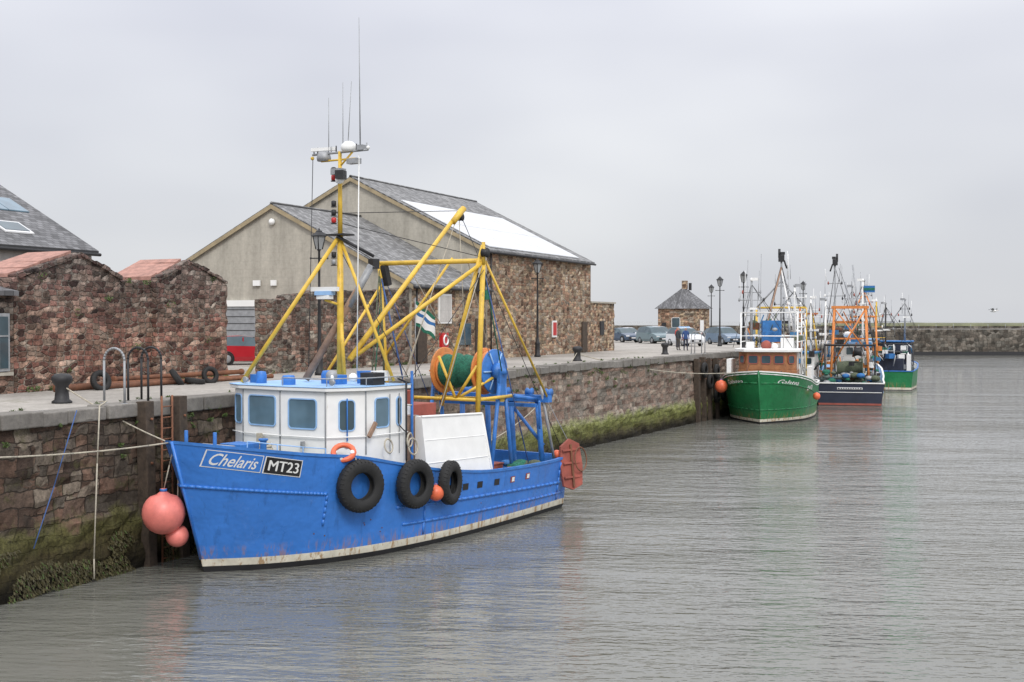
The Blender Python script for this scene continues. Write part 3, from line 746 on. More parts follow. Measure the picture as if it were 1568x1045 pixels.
# ------------------------------------------------------------------ people
def person(x, y, rz, top=(.03, .07, .2), leg=(.03, .035, .06), name='person'):
    me = bpy.data.meshes.new(name)
    V = [(0, 0, .95), (0, 0, 1.15), (0, .0, 1.36), (0, .0, 1.49), (0, -.01, 1.60), (0, -.01, 1.70)]
    rad = [(.15, .11), (.14, .1), (.17, .11), (.06, .06), (.085, .10), (.07, .085)]
    E = [(0, 1), (1, 2), (2, 3), (3, 4), (4, 5)]
    def chain(st, pts, rr):
        p = st
        for q, r in zip(pts, rr): V.append(q); rad.append((r, r)); E.append((p, len(V) - 1)); p = len(V) - 1
        return p
    for s_ in (-1, 1):
        a = chain(2, [(s_ * .18, 0, 1.40), (s_ * .24, .03, 1.13), (s_ * .23, -.06, .90), (s_ * .23, -.08, .83)], [.065, .05, .035, .035])
        for k in range(4): chain(a, [(s_ * .23, -.105 + .02 * k, .775), (s_ * .225, -.115 + .022 * k, .73 + .004 * abs(k - 1))], [.01, .008])
        chain(a, [(s_ * .205, -.125, .80), (s_ * .2, -.14, .765)], [.011, .009])
        l = chain(0, [(s_ * .1, 0, .88), (s_ * .11, -.02, .50), (s_ * .12, .02, .09), (s_ * .13, -.13, .04)], [.095, .062, .045, .04])
    me.from_pydata(V, E, []); ob = bpy.data.objects.new(name, me); S.collection.objects.link(ob); ob.location = (x, y, QZ); ob.rotation_euler[2] = rz
    md = ob.modifiers.new('skin', 'SKIN'); sv = me.skin_vertices[0].data
    for i, r in enumerate(rad): sv[i].radius = r
    sv[0].use_root = True
    sd = ob.modifiers.new('sub', 'SUBSURF'); sd.levels = 2; sd.render_levels = 2
    N = NT(name + '_clothes'); o, px, py, pz = N.obj()
    f = N.math('DIVIDE', pz, 2.0)
    c = N.ramp(f, [(0, (.02, .015, .012)), (.045, leg), (.43, leg), (.445, top), (.745, top), (.755, (.45, .27, .2)), (.835, (.06, .04, .03))], 'CONSTANT')
    ax = N.math('ABSOLUTE', px)
    hand = N.math('MULTIPLY', N.math('GREATER_THAN', ax, .185), N.math('LESS_THAN', pz, .86))
    N.put(N.b.inputs['Base Color'], N.mix(hand, c, (.45, .27, .2))); N.b.inputs['Roughness'].default_value = .85
    me.materials.append(N.m)
    b = B(); b.ball((0, -.105, 1.62), .018, 'skin', (1, 1.3, 1.4), 8)
    for s_ in (-1, 1): b.ball((s_ * .032, -.092, 1.65), .011, 'black', n=8); b.ball((s_ * .088, 0, 1.63), .022, 'skin', (.5, 1, 1.5), 8)
    b.box((0, -.098, 1.575), (.045, .01, .008), 'red'); b.build('face', ob)
    return ob
person(-2.3, 89.5, .5); person(-3.1, 90.3, 2.6, (.05, .06, .07), (.1, .09, .08)); person(-5.4, 98, 1.2, (.4, .05, .04))

# ------------------------------------------------------------------ hull class
def curve(tab):
    xs = [a for a, _ in tab]; ys_ = [c for _, c in tab]; n = len(xs)
    d = [(ys_[i + 1] - ys_[i]) / (xs[i + 1] - xs[i]) for i in range(n - 1)]
    m = [d[0]] + [(0 if d[i - 1] * d[i] <= 0 else 2 * d[i - 1] * d[i] / (d[i - 1] + d[i])) for i in range(1, n - 1)] + [d[-1]]
    def f(x):
        x = min(max(x, xs[0]), xs[-1]); i = 0
        while i < n - 2 and x > xs[i + 1]: i += 1
        h = xs[i + 1] - xs[i]; t_ = (x - xs[i]) / h
        return (2 * t_**3 - 3 * t_**2 + 1) * ys_[i] + (t_**3 - 2 * t_**2 + t_) * h * m[i] + (-2 * t_**3 + 3 * t_**2) * ys_[i + 1] + (t_**3 - t_**2) * h * m[i + 1]
    return f
class Hull:
    def __init__(s, L, rake, top, wl, sheer):
        s.L = L; s.rake = rake; s.top = curve(top); s.wl = curve(wl); s.sh = curve(sheer); s.s0 = sheer[0][1]
    def pt(s, q, z, off=0):
        sh = s.sh(q); t_ = max(0, z / sh); a0 = -s.rake * (z / s.s0)
        bt = s.top(q); bw = s.wl(q)
        bb = bw + (bt - bw) * min(1.1, t_) ** 1.1 if z >= 0 else bw * (1 + z * .3)
        return Vector((bb + off, a0 + q * (s.L - a0), z))
    def at(s, a, z, off=0):
        a0 = -s.rake * (z / s.s0); return s.pt((a - a0) / (s.L - a0), z, off)
    def skin(s, parent, hull, band, boot, rail, deckf, deckm='deck', inner='white', N=46, z1=.05, z2=.26, railw=.1):
        qs = [(i / N) ** 1.5 for i in range(N + 1)]; K = 8; W_ = K + 3
        def zr(q):
            sh = s.sh(q); return [-.7, z1, z2] + [z2 + (sh - z2) * k / K for k in range(1, K + 1)]
        b = B()
        for sg in (-1, 1):
            o = len(b.v)
            for q in qs:
                for z in zr(q): p = s.pt(q, z); b.v.append((sg * p.x, p.y, p.z))
            for j in range(W_ - 1):
                m = boot if j == 0 else band if j == 1 else hull
                k_ = b.mi(m)
                for i in range(N):
                    b.f.append([o + i * W_ + j, o + (i + 1) * W_ + j, o + (i + 1) * W_ + j + 1, o + i * W_ + j + 1]); b.m.append(k_); b.sm.append(True)
        zz = zr(1)
        for j in range(len(zz) - 1):
            p = s.pt(1, zz[j]); r = s.pt(1, zz[j + 1]); m = boot if j == 0 else band if j == 1 else hull
            b.add([(-p.x, p.y, p.z), (p.x, p.y, p.z), (r.x, r.y, r.z), (-r.x, r.y, r.z)], [(0, 1, 2, 3)], m)
        b.build('hull', parent)
        b = B()
        dv = []
        for q in qs:
            p = s.pt(q, s.sh(q)); d_ = deckf(q); pi = s.pt(q, d_); x = max(.0, pi.x - .1); dv.append((x, max(pi.y, p.y if q < .05 else -9), d_))
        for i in range(N):
            (xa, ya, za), (xb, yb, zb) = dv[i], dv[i + 1]
            b.add([(-xa, ya, za), (xa, ya, za), (xb, yb, zb), (-xb, yb, zb)], [(0, 1, 2, 3)], deckm)
            for sg in (-1, 1):
                ta = s.pt(qs[i], s.sh(qs[i])); tb = s.pt(qs[i + 1], s.sh(qs[i + 1]))
                b.add([(sg * xa, ya, za), (sg * xb, yb, zb), (sg * max(0, tb.x - .08), tb.y, tb.z), (sg * max(0, ta.x - .08), ta.y, ta.z)], [(0, 1, 2, 3)], inner)
        p = s.pt(1, s.sh(1)); b.span(-p.x + .08, p.x - .08, p.y - .09, p.y - .02, deckf(1), p.z, inner)
        b.build('deck', parent)
        b = B()
        for sg in (-1, 1):
            for i in range(N):
                pa = s.pt(qs[i], s.sh(qs[i])); pb = s.pt(qs[i + 1], s.sh(qs[i + 1]))
                o_ = .03; w_ = railw
                A = [(sg * (pa.x + o_), pa.y, pa.z - .02), (sg * max(0, pa.x - w_), pa.y, pa.z - .02), (sg * max(0, pa.x - w_), pa.y, pa.z + .06), (sg * (pa.x + o_), pa.y, pa.z + .06)]
                C = [(sg * (pb.x + o_), pb.y, pb.z - .02), (sg * max(0, pb.x - w_), pb.y, pb.z - .02), (sg * max(0, pb.x - w_), pb.y, pb.z + .06), (sg * (pb.x + o_), pb.y, pb.z + .06)]
                b.add(A + C, [(0, 1, 5, 4), (1, 2, 6, 5), (2, 3, 7, 6), (3, 0, 4, 7)], rail)
        b.box((0, p.y, p.z + .02), (2 * p.x, .14, .09), rail)
        b.cyl(s.pt(0, s.sh(0) + .04), s.pt(0, .37), .045, hull, .035)
        b.build('rail', parent)
    def strake(s, b, a0, a1, zf, r, mat, sides=(-1, 1), n=30):
        for sg in sides:
            pts = []
            for i in range(n + 1):
                a = a0 + (a1 - a0) * i / n; p = s.at(a, zf(a), .0); pts.append((sg * p.x, p.y, p.z))
            for p_, q_ in zip(pts[:-1], pts[1:]):
                d_ = (Vector(q_) - Vector(p_)) * .03
                b.cyl(Vector(p_) - d_, Vector(q_) + d_, r, mat, n=8)
    def panel(s, b, a0, a1, zc, h, off, mat, sg=1, n=10):
        vs = []
        for i in range(n + 1):
            a = a0 + (a1 - a0) * i / n; z = zc(a)
            for zz in (z - h / 2, z + h / 2): p = s.at(a, zz, off); vs.append((sg * p.x, p.y, p.z))
        b.add(vs, [(2 * i, 2 * i + 2, 2 * i + 3, 2 * i + 1) for i in range(n)], mat)
    def text(s, parent, txt, a0, a1, zc, h, off, mat, sg=1, shear=0., bold=0.0):
        cu = bpy.data.curves.new('t', 'FONT'); cu.body = txt; cu.size = 1; cu.shear = shear; cu.offset = bold; cu.resolution_u = 3
        ob = bpy.data.objects.new('t', cu); S.collection.objects.link(ob)
        dg = bpy.context.evaluated_depsgraph_get(); dg.update(); me = bpy.data.meshes.new_from_object(ob.evaluated_get(dg))
        bpy.data.objects.remove(ob)
        bm = bmesh.new(); bm.from_mesh(me); bmesh.ops.triangulate(bm, faces=bm.faces)
        xs = [v.co.x for v in bm.verts]; ys_ = [v.co.y for v in bm.verts]
        x0, x1, y0, y1 = min(xs), max(xs), min(ys_), max(ys_)
        for v in bm.verts:
            f = (v.co.x - x0) / (x1 - x0); g = (v.co.y - y0) / (y1 - y0) - .5
            if sg < 0: f = 1 - f
            a = a0 + (a1 - a0) * f; p = s.at(a, zc(a) + g * h, off); v.co = (sg * p.x, p.y, p.z)
        bm.to_mesh(me); bm.free(); me.materials.clear(); me.materials.append(M[mat])
        o = bpy.data.objects.new('lettering', me); S.collection.objects.link(o); o.parent = parent
# ------------------------------------------------------------------ blue trawler
E1 = empty('blue_fishing_trawler', (2.22, 26.76, 0), math.radians(-10.3))
T = 16.05; Lw = 15.
h1 = Hull(15, 1.05,
          [(0, 0), (.2 / T, .42), (.43 / T, .80), (1 / T, 1.4), (1.55 / T, 1.78), (2.56 / T, 2.2), (4.1 / T, 2.52), (5.6 / T, 2.7), (8 / T, 2.78), (10.7 / T, 2.68), (15 / T, 2.35), (1, 2.15)],
          [(0, 0), (.3 / Lw, .28), (1.06 / Lw, .98), (1.86 / Lw, 1.5), (3 / Lw, 2.02), (4.66 / Lw, 2.42), (7 / Lw, 2.58), (10 / Lw, 2.45), (1, 1.95)],
          [(0, 3.52), (.065, 3.34), (.17, 3.08), (.26, 2.9), (.35, 2.6), (.5, 2.15), (.67, 1.88), (.9, 1.80), (1, 1.84)])
def dk(q): return h1.sh(q) - .22 if q < .40 else 1.1
h1.skin(E1, 'blue', 'band', 'boot', 'blueD', dk, 'deck', 'blueD', z1=.16, z2=.36)
b = B()
h1.strake(b, -.75, 2.4, lambda a: 2.38 - .13 * (a + .75), .045, 'blue')
h1.strake(b, 4.9, 14.9, lambda a: 1.32 - .035 * (a - 5), .05, 'blue')
h1.strake(b, 5.2, 14.9, lambda a: .80 - .02 * (a - 5), .045, 'blue')
for a_, z0_, z1_ in [(2.4, 1.1, 1.95), (6.1, .4, 2.2), (14.3, .38, 1.7)]:
    b.tube([h1.at(a_, z0_ + (z1_ - z0_) * i / 5, .005) for i in range(6)], .035, 'blue')
for a_ in (7.9, 8.7, 9.7): h1.panel(b, a_, a_ + .3, lambda a: 1.58 - .03 * (a - 8), .20, .012, 'boot', n=2)
for a_ in (10.7, 11.7): h1.panel(b, a_, a_ + .28, lambda a: 1.5, .20, .012, 'redox', n=2); h1.panel(b, a_ + .08, a_ + .24, lambda a: 1.5, .14, .02, 'whiteR', n=2)
h1.panel(b, 7.0, 7.4, lambda a: 1.62, .2, .012, 'boot', n=2)
for i in range(16):
    q = h1.at(R.uniform(.6, 14), R.uniform(.6, 1.1), .0); b.ball(q, .022, 'rust', n=6)
b.build('strakes_and_scuppers', E1)
zc = lambda a: 3.14 - .19 * (a + .62)
b = B(); h1.panel(b, -.60, .52, zc, .46, .016, 'white'); h1.panel(b, -.58, .50, zc, .42, .022, 'blue')
h1.panel(b, .56, 1.52, zc, .46, .016, 'white'); h1.panel(b, .585, 1.495, zc, .42, .022, 'boot'); b.build('name_boards', E1)
h1.text(E1, 'Chelaris', -.50, .42, zc, .32, .03, 'white', shear=.4, bold=.01); h1.text(E1, 'MT23', .66, 1.42, zc, .27, .03, 'white'); h1.text(E1, 'MT23', .672, 1.432, zc, .28, .033, 'white')
b = B()
WH = [(-2.2, 5.75), (-2.3, 3.3), (-1.6, 2.98), (0, 2.86), (1.6, 3.0), (2.2, 4.0), (2.25, 5.75)]
b.prism(WH, 2.3, 4.70, 'whiteR')
b.build('wheelhouse', E1, bevel=.05)
b = B()
def off(poly, k): return [(x + (k if x > .5 else -k if x < -.5 else 0), y + (-k if y < 4.1 else k)) for x, y in poly]
b.prism(off(WH, .10), 4.70, 4.80, 'white'); b.prism(off(WH, .12), 4.80, 4.83, 'ltblue'); b.build('wheelhouse_roof', E1, bevel=.02)
b = B()
def fwin(p, q, t_, w, z, h, gm='glassb'):
    p = Vector((*p, 0)); q = Vector((*q, 0)); u = (q - p).normalized(); c = p.lerp(q, t_); nn = Vector((u.y, -u.x, 0))
    b.rwin((c.x + nn.x * .003, c.y + nn.y * .003, z), u, w, h, gm, 'ltblue', .035, .09, .03)
fwin(WH[1], WH[2], .5, .5, 4.1, .80); fwin(WH[2], WH[3], .52, 1.12, 4.1, .82); fwin(WH[3], WH[4], .5, .95, 4.06, .80)
fwin(WH[4], WH[5], .52, .42, 4.02, .82, 'glass'); fwin(WH[5], WH[6], .38, .55, 4.05, .80); fwin(WH[5], WH[6], .80, .16, 4.05, .80, 'glass')
b.build('wheelhouse_windows', E1)
b = B()
b.box((2.275, 5.4, 3.7), (.02, .03, 1.75), 'grey'); b.box((2.27, 4.98, 3.7), (.02, .03, 1.75), 'grey')
b.cyl((1.95, 3.5, 3.3), (1.95, 3.5, 4.5), .02, 'blueD')
for (p_, q_) in zip(WH[1:-1], WH[2:]):
    u = Vector((q_[0] - p_[0], q_[1] - p_[1], 0)).normalized(); nn = Vector((u.y, -u.x, 0))
    b.cyl((p_[0] + nn.x * .06, p_[1] + nn.y * .06, 3.42), (q_[0] + nn.x * .06, q_[1] + nn.y * .06, 3.42), .018, 'white')
    b.cyl((q_[0] + nn.x * .01, q_[1] + nn.y * .01, 2.9), (q_[0] + nn.x * .01, q_[1] + nn.y * .01, 4.68), .022, 'grey')
b.box((-.75, 2.78, 3.30), (.14, .12, .3), 'rope'); b.box((.9, 2.82, 3.2), (.1, .1, .2), 'grey'); b.box((2.35, 4.1, 3.6), (.08, .5, .12), 'pipebrown', rx=.9)
for (x, y, z, r, h, m) in [(-1.5, 3.6, 4.82, .16, .35, 'blueD'), (-.2, 3.4, 4.82, .2, .28, 'blueD'), (.25, 4.6, 4.82, .22, .38, 'blueD'), (1.3, 3.6, 4.82, .05, .3, 'white')]:
    b.lathe((x, y, z), (0, 0, 1), [(r, 0), (r, h * .7), (r * .8, h), (.001, h * 1.05)], m, 14)
b.box((.8, 4.4, 4.95), (.35, .4, .3), 'blueD'); b.box((1.85, 4.7, 5.0), (.5, .5, .36), 'black'); b.box((1.2, 5.2, 5.0), (.4, .4, .4), 'blueD'); b.box((-1.9, 3.8, 4.95), (.25, .3, .26), 'blueD')
b.ball((1.1, 3.8, 5.1), .17, 'grey'); b.ball((1.55, 4.2, 5.05), .13, 'white'); b.box((1.5, 5.4, 5.05), (.3, .5, .3), 'white')
for x_ in (-1.7, 1.7): b.lathe((x_, 3.25, 4.95), (0, -1, 0), [(.05, 0), (.09, .1), (.09, .13)], 'grey', 12)
for (p_, q_) in zip(WH[3:-1], WH[4:]): b.cyl((p_[0] * .97, p_[1] + .1, 5.05), (q_[0] * .97, q_[1] + .1, 5.05), .018, 'grey'); b.cyl((p_[0] * .97, p_[1] + .1, 4.83), (p_[0] * .97, p_[1] + .1, 5.05), .015, 'grey')
b.tube(sag((1.85, 4.7, 5.2), (2.4, 5.6, 3.4), .25, 8), .02, 'black'); b.tube(sag((1.2, 5.2, 5.2), (2.35, 5.9, 4.2), .3, 8), .018, 'rope')
b.build('wheelhouse_fittings', E1, bevel=.015)
b = B()
for x in (-.55, .55): b.cyl((x, -.1, 3.0), (x, -.1, 3.75), .05, 'blueD')
b.cyl((-.6, .5, 3.2), (.6, .5, 3.2), .16, 'grey'); b.box((0, 1.3, 3.15), (.8, .7, .35), 'blueD'); b.lathe((.7, 1.5, 3.0), (0, 0, 1), [(.09, 0), (.09, .4), (.13, .42), (.13, .47)], 'blueD')
for a_ in (.2, .9, 1.6, 2.3):
    q = h1.at(a_, h1.sh(a_ / 15 + .06)); b.cyl((q.x - .12, q.y, q.z), (q.x - .12, q.y, q.z + .22), .018, 'ltblue', n=6)
for a_, c_ in ((.2, .9), (.9, 1.6), (1.6, 2.3)):
    q = h1.at(a_, h1.sh(a_ / 15 + .06)); r = h1.at(c_, h1.sh(c_ / 15 + .06)); b.cyl((q.x - .12, q.y, q.z + .22), (r.x - .12, r.y, r.z + .22), .016, 'ltblue', n=6)
b.torus((2.3, 2.95, 3.06), (.4, -.5, .75), .28, .075, 'buoyo', 24, 10)
for k in range(4):
    a = k * math.pi / 2 + .4; b.ball((2.3 + .25 * math.cos(a), 2.95 + .25 * math.sin(a), 3.06 - .05 * math.cos(a) + .12 * math.sin(a)), .075, 'white', n=8)
b.torus((.2, 1.9, 3.15), (.1, .1, 1), .3, .05, 'rope', 20, 6); b.torus((.22, 1.92, 3.23), (.1, -.1, 1), .24, .05, 'rope', 20, 6)
b.build('foredeck_gear', E1, bevel=.015)
b = B()
b.cyl((0, 5.4, 4.8), (0, 5.4, 9.2), .11, 'yellow', .09, 14); b.cyl((0, 5.4, 9.2), (0, 5.4, 11.75), .075, 'yellow', .055, 12)
b.cyl((0, 5.3, 9.15), (-2.1, 3.4, 4.85), .065, 'yellow'); b.cyl((0, 5.4, 9.15), (1.9, 5.6, 4.9), .05, 'yellow')
b.cyl((.9, 5.9, 8.6), (.05, 5.2, 9.2), .05, 'black'); b.cyl((0, 5.4, 6.9), (.25, 5.3, 5.0), .06, 'yellow')
b.box((0, 5.4, 9.25), (.7, .5, .05), 'black')
b.cyl((-1.1, 5.4, 11.72), (1.1, 5.4, 11.72), .035, 'grey'); b.cyl((-.75, 5.4, 11.5), (.6, 5.4, 11.5), .03, 'yellow')
b.cyl((-.75, 5.4, 11.5), (-.75, 5.4, 11.75), .03, 'yellow'); b.cyl((0, 5.4, 11.3), (.5, 5.4, 11.7), .03, 'yellow')
b.box((-.65, 5.4, 11.86), (.85, .1, .1), 'white', rz=.2); b.lathe((-.65, 5.4, 11.5), (0, 0, 1), [(.2, 0), (.22, .1), (.17, .28), (.05, .3)], 'grey', 14)
b.lathe((.35, 5.4, 11.72), (0, 0, 1), [(.2, 0), (.24, .08), (.22, .2), (.12, .29), (.001, .32)], 'white', 16)
b.box((.85, 5.4, 11.8), (.22, .2, .15), 'grey'); b.box((.55, 5.4, 11.42), (.4, .22, .16), 'grey')
for k, xx in enumerate((-1.05, -.9, -.35, -.15, .1, .65, 1.05)): b.cyl((xx, 5.4, 11.7), (xx, 5.4, 11.93), .02, 'black' if k % 2 else 'grey', n=6)
b.ball((1.1, 5.4, 11.78), .06, 'white', n=8); b.ball((-1.12, 5.4, 11.62), .06, 'yellow', n=8)
for z_, m_ in [(11.1, 'black'), (10.87, 'red'), (9.83, 'black'), (9.6, 'red'), (10.1, 'black'), (8.57, 'black'), (8.35, 'grey')]:
    b.lathe((-.11, 5.24, z_), (0, 0, 1), [(.04, 0), (.075, .02), (.075, .15), (.04, .17)], m_, 12); b.lathe((-.11, 5.24, z_ - .03), (0, 0, 1), [(.09, 0), (.09, .025)], 'black', 12)
b.lathe((.2, 5.15, 10.75), (0, 0, 1), [(.05, 0), (.12, .04), (.13, .15), (.05, .2)], 'white', 12); b.box((.2, 5.1, 11.1), (.35, .3, .18), 'grey'); b.box((.3, 5.1, 11.0), (.25, .35, .25), 'black', rz=.4)
b.box((-.35, 5.1, 7.62), (.95, .16, .13), 'white', rz=.1); b.box((-.35, 5.1, 7.50), (.6, .24, .12), 'ltblue', rz=.1); b.box((-.35, 5.1, 7.38), (.5, .2, .12), 'white'); b.cyl((-.35, 5.1, 7.3), (0, 5.35, 7.15), .04, 'yellow')
b.cyl((.8, 5.4, 11.7), (1.02, 5.1, 15.55), .022, 'grey', .008, 6); b.cyl((-.45, 5.4, 11.7), (-.45, 5.4, 13.4), .014, 'grey', .008, 6)
b.cyl((.12, 5.4, 11.7), (.12, 5.4, 13.8), .014, 'grey', .008, 6); b.cyl((.3, 5.4, 11.7), (.46, 5.4, 13.8), .014, 'grey', .008, 6)
b.build('mast', E1)
b = B()
for p_, q_, r_, m_ in [((-1.1, 5.4, 11.6), (-1.5, 5.6, 4.85), .012, 'black'), ((.75, 5.4, 11.6), (.65, 5.4, 4.9), .018, 'white'), ((0, 5.4, 9.6), (2, 10.1, 8.7), .012, 'black'), ((0, 5.4, 9.9), (0, 11.3, 10.4), .012, 'black'),
    ((0, 5.4, 9.1), (-2, 9.6, 8.6), .014, 'black'), ((0, 11.4, 10.4), (2.2, 14.6, 2.0), .012, 'black'), ((0, 11.4, 10.4), (.6, 7.2, 4.0), .014, 'rope'), ((0, 11.4, 10.3), (.2, 11.5, 5.6), .014, 'rope'),
    ((2.0, 10.0, 8.6), (2.2, 7.4, 3.9), .016, 'rope'), ((-2, 9.6, 8.6), (-1.8, 12.6, 3), .014, 'ropeb'), ((-2, 9.6, 8.5), (-.9, 7.8, 4), .022, 'netbrown'), ((-2, 9.6, 8.4), (-1.2, 8.9, 4.5), .035, 'netbrown'), ((-1.95, 9.6, 8.2), (-.6, 9.2, 4.5), .03, 'ropeb'),
    ((2, 10, 8.5), (1.9, 11.2, 5), .022, 'net'), ((1.4, 10, 8.6), (1.2, 11.5, 5.5), .016, 'rope'), ((-1, 9.8, 8.6), (-.5, 11.9, 5.6), .016, 'rope'), ((.4, 9.9, 8.6), (.2, 8.0, 4.4), .014, 'rope'), ((2, 10, 8.4), (2.3, 12.2, 1.9), .02, 'ropeb'),
    ((-1.9, 9.6, 8), (-2.2, 9.3, 2.2), .02, 'net'), ((0, 5.4, 8.8), (2.2, 5.9, 5.0), .012, 'black'), ((2.3, 5.95, 5), (2.1, 9.9, 8.3), .012, 'black')]: b.cyl(p_, q_, r_, m_, n=5)
b.build('rigging', E1)
b = B()
b.cyl((.1, 5.7, 5.5), (0, 11.5, 10.45), .09, 'yellow', .07, 12); b.cyl((.05, 11.0, 10.0), (.05, 11.6, 10.5), .11, 'yellow')
b.cyl((-.95, 4.9, 4.9), (.55, 6.2, 8.35), .11, 'pipebrown', .1, 12); b.cyl((.02, 5.75, 7.1), (.55, 6.2, 8.35), .115, 'grey', n=12)
b.cyl((-2.05, 9.6, 8.6), (2.05, 10.0, 8.6), .08, 'yellow', n=12); b.cyl((-2.0, 9.6, 8.6), (-1.6, 9.6, 3.2), .075, 'yellow'); b.cyl((2.0, 10, 8.6), (1.75, 10, 3.0), .085, 'yellow', n=12)
b.cyl((2.02, 9.95, 9.1), (.55, 9.7, 3.9), .065, 'yellow'); b.cyl((2.0, 10, 8.55), (0.15, 5.9, 5.6), .065, 'yellow'); b.cyl((2.02, 10.1, 8.6), (2.1, 13.8, 3.9), .04, 'yellow')
b.cyl((2.05, 9.95, 8.5), (2.05, 9.95, 9.2), .06, 'yellow'); b.cyl((-1.9, 9.6, 7.9), (-2.0, 6.6, 4.6), .05, 'yellow'); b.cyl((-1.75, 9.6, 5.5), (-.2, 11.3, 8.8), .045, 'yellow')
b.lathe((2.12, 9.95, 8.85), (1, 0, 0), [(.001, -.08), (.16, -.08), (.12, 0), (.16, .08), (.001, .08)], 'black', 14); b.box((.55, 6.3, 8.4), (.2, .3, .3), 'black'); b.lathe((0, 11.5, 10.2), (1, 0, 0), [(.001, -.06), (.14, -.06), (.1, 0), (.14, .06), (.001, .06)], 'black', 12)
b.cyl((-1.7, 10.0, 4.1), (1.8, 10.0, 4.1), .06, 'yellow'); b.cyl((1.75, 10, 4.1), (1.4, 12.6, 4.1), .06, 'yellow'); b.cyl((1.75, 10, 5.2), (.9, 10, 4.1), .05, 'yellow'); b.cyl((.2, 10, 5.5), (.9, 10, 4.1), .05, 'yellow'); b.cyl((.9, 10, 4.1), (1.3, 12.4, 5.0), .05, 'yellow')
b.box((-1.8, 9.7, 8.2), (.2, .2, .7), 'black', rx=.3); b.box((1.85, 10.1, 7.9), (.22, .25, .6), 'black', rx=-.2); b.box((1.95, 10.2, 7.5), (.15, .2, .3), 'net')
b.build('gantry_and_booms', E1)
b = B(); ca, cz = 11.9, 4.95
pr = [(.02, -.95)] + [(.52 + .07 * math.sin(i * 1.9) + R.uniform(-.03, .05), -.95 + 1.6 * i / 12) for i in range(13)] + [(.02, .66)]
b.lathe((0, ca, cz), (1, 0, 0), pr, 'net', 26, True, False)
for x, r, m in [(-1.0, .80, 'orange'), (-.92, .62, 'orange'), (.72, .80, 'orange'), (1.12, .76, 'blueD')]:
    b.lathe((x, ca, cz), (1, 0, 0), [(.001, -.035), (r - .02, -.035), (r, -.02), (r, .02), (r - .02, .035), (.001, .035)], m, 30)
b.lathe((.95, ca, cz), (1, 0, 0), [(.68, -.16), (.7, 0), (.68, .14)], 'orange', 26); b.lathe((1.2, ca, cz), (1, 0, 0), [(.3, 0), (.28, .2), (.12, .24), (.1, .4), (.001, .4)], 'blueD', 20)
for k in range(6):
    a = k * math.pi / 3; b.cyl((-1.07, ca, cz), (-1.07, ca + .76 * math.cos(a), cz + .76 * math.sin(a)), .03, 'orange', n=6); b.cyl((1.18, ca, cz), (1.18, ca + .7 * math.cos(a), cz + .7 * math.sin(a)), .03, 'ltblue', n=6)
for x in (-1.35, 1.42):
    b.box((x, ca, cz - .35), (.12, .4, .9), 'blueD'); b.cyl((x, ca - .15, cz - .4), (x, ca - .7, 1.1), .07, 'blueD'); b.cyl((x, ca + .15, cz - .4), (x, ca + .7, 1.1), .07, 'blueD')
b.box((0, ca, 4.0), (2.9, .25, .12), 'yellow'); b.build('net_drum', E1)
b = B()
for x in (.55, 1.75, -.55, -1.75): b.cyl((x, 14.0, 1.1), (x * .93, 13.8, 3.95), .10, 'blueD', n=10)
b.box((0, 13.8, 3.95), (4.3, .26, .24), 'blueD'); b.box((0, 13.2, 3.75), (3.9, .12, .12), 'blueD'); b.cyl((1.75, 14.0, 2.3), (.55, 13.9, 3.6), .06, 'blueD'); b.cyl((1.7, 13.8, 3.9), (1.6, 12.4, 4.1), .07, 'blueD'); b.cyl((-1.7, 13.8, 3.9), (-1.6, 12.4, 4.1), .07, 'blueD')
for x in (-1.5, .2, 1.2, 2.0): b.lathe((x, 13.95, 4.15), (1, 0, 0), [(.001, -.1), (.16, -.1), (.1, 0), (.16, .1), (.001, .1)], 'blueD', 12)
b.cyl((2.05, 14.3, 1.6), (1.9, 13.6, 4.4), .05, 'grey'); b.cyl((1.3, 14.5, 1.8), (2.1, 13.2, 3.9), .04, 'blueD')
b.build('stern_gantry', E1)
b = B()
pr = [(0, -.85), (.42, -.7), (.50, 0), (.42, .75), (0, .95), (-.4, .7), (-.48, 0), (-.4, -.7)]
v = [(.05 * math.sin(y_ * 3), y_, z_) for y_, z_ in pr]; v2 = [(x + .09, y_, z_) for x, y_, z_ in v]
b.add(v + v2, [tuple(range(8)), tuple(range(8, 16))] + [(i, (i + 1) % 8, 8 + (i + 1) % 8, 8 + i) for i in range(8)], 'redox')
for z_ in (-.4, .1, .55): b.box((.12, 0, z_), (.06, .8, .07), 'redox')
b.box((.13, 0, 0), (.05, .08, 1.5), 'rust'); b.torus((.22, .35, .2), (1, .3, 0), .42, .025, 'rust', 20, 6); b.cyl((0, 0, .9), (-.4, -.6, 2.6), .015, 'grey', n=5)
o = b.build('trawl_door', E1, loc=(2.38, 14.75, 1.55), bevel=.01); o.rotation_euler = (.0, -.12, -.25)
b = B()
for sg in (1, -1):
    v = [(sg * 2.62, 6.35, 1.75), (sg * 2.55, 9.75, 1.7), (sg * 2.30, 9.5, 3.72), (sg * 2.35, 6.35, 3.82)]; v2 = [(x - sg * .42, y_, z_) for x, y_, z_ in v]
    b.add(v + v2, [(0, 1, 2, 3), (4, 5, 6, 7), (0, 1, 5, 4), (1, 2, 6, 5), (2, 3, 7, 6), (3, 0, 4, 7)], 'whiteR')
    b.cyl((sg * 2.35, 6.35, 3.82), (sg * 2.30, 9.5, 3.72), .04, 'whiteR', n=8); b.cyl((sg * 2.56, 9.74, 1.75), (sg * 2.30, 9.51, 3.72), .04, 'whiteR', n=8)
    for zf in (.33, .66):
        b.cyl((sg * (2.625 - .28 * zf), 6.4, 1.75 + 2.07 * zf), (sg * (2.56 - .27 * zf), 9.65 - .2 * zf, 1.7 + 2.02 * zf), .018, 'whiteR', n=6)
b.build('shelter_side_casings', E1, bevel=.015)
b = B()
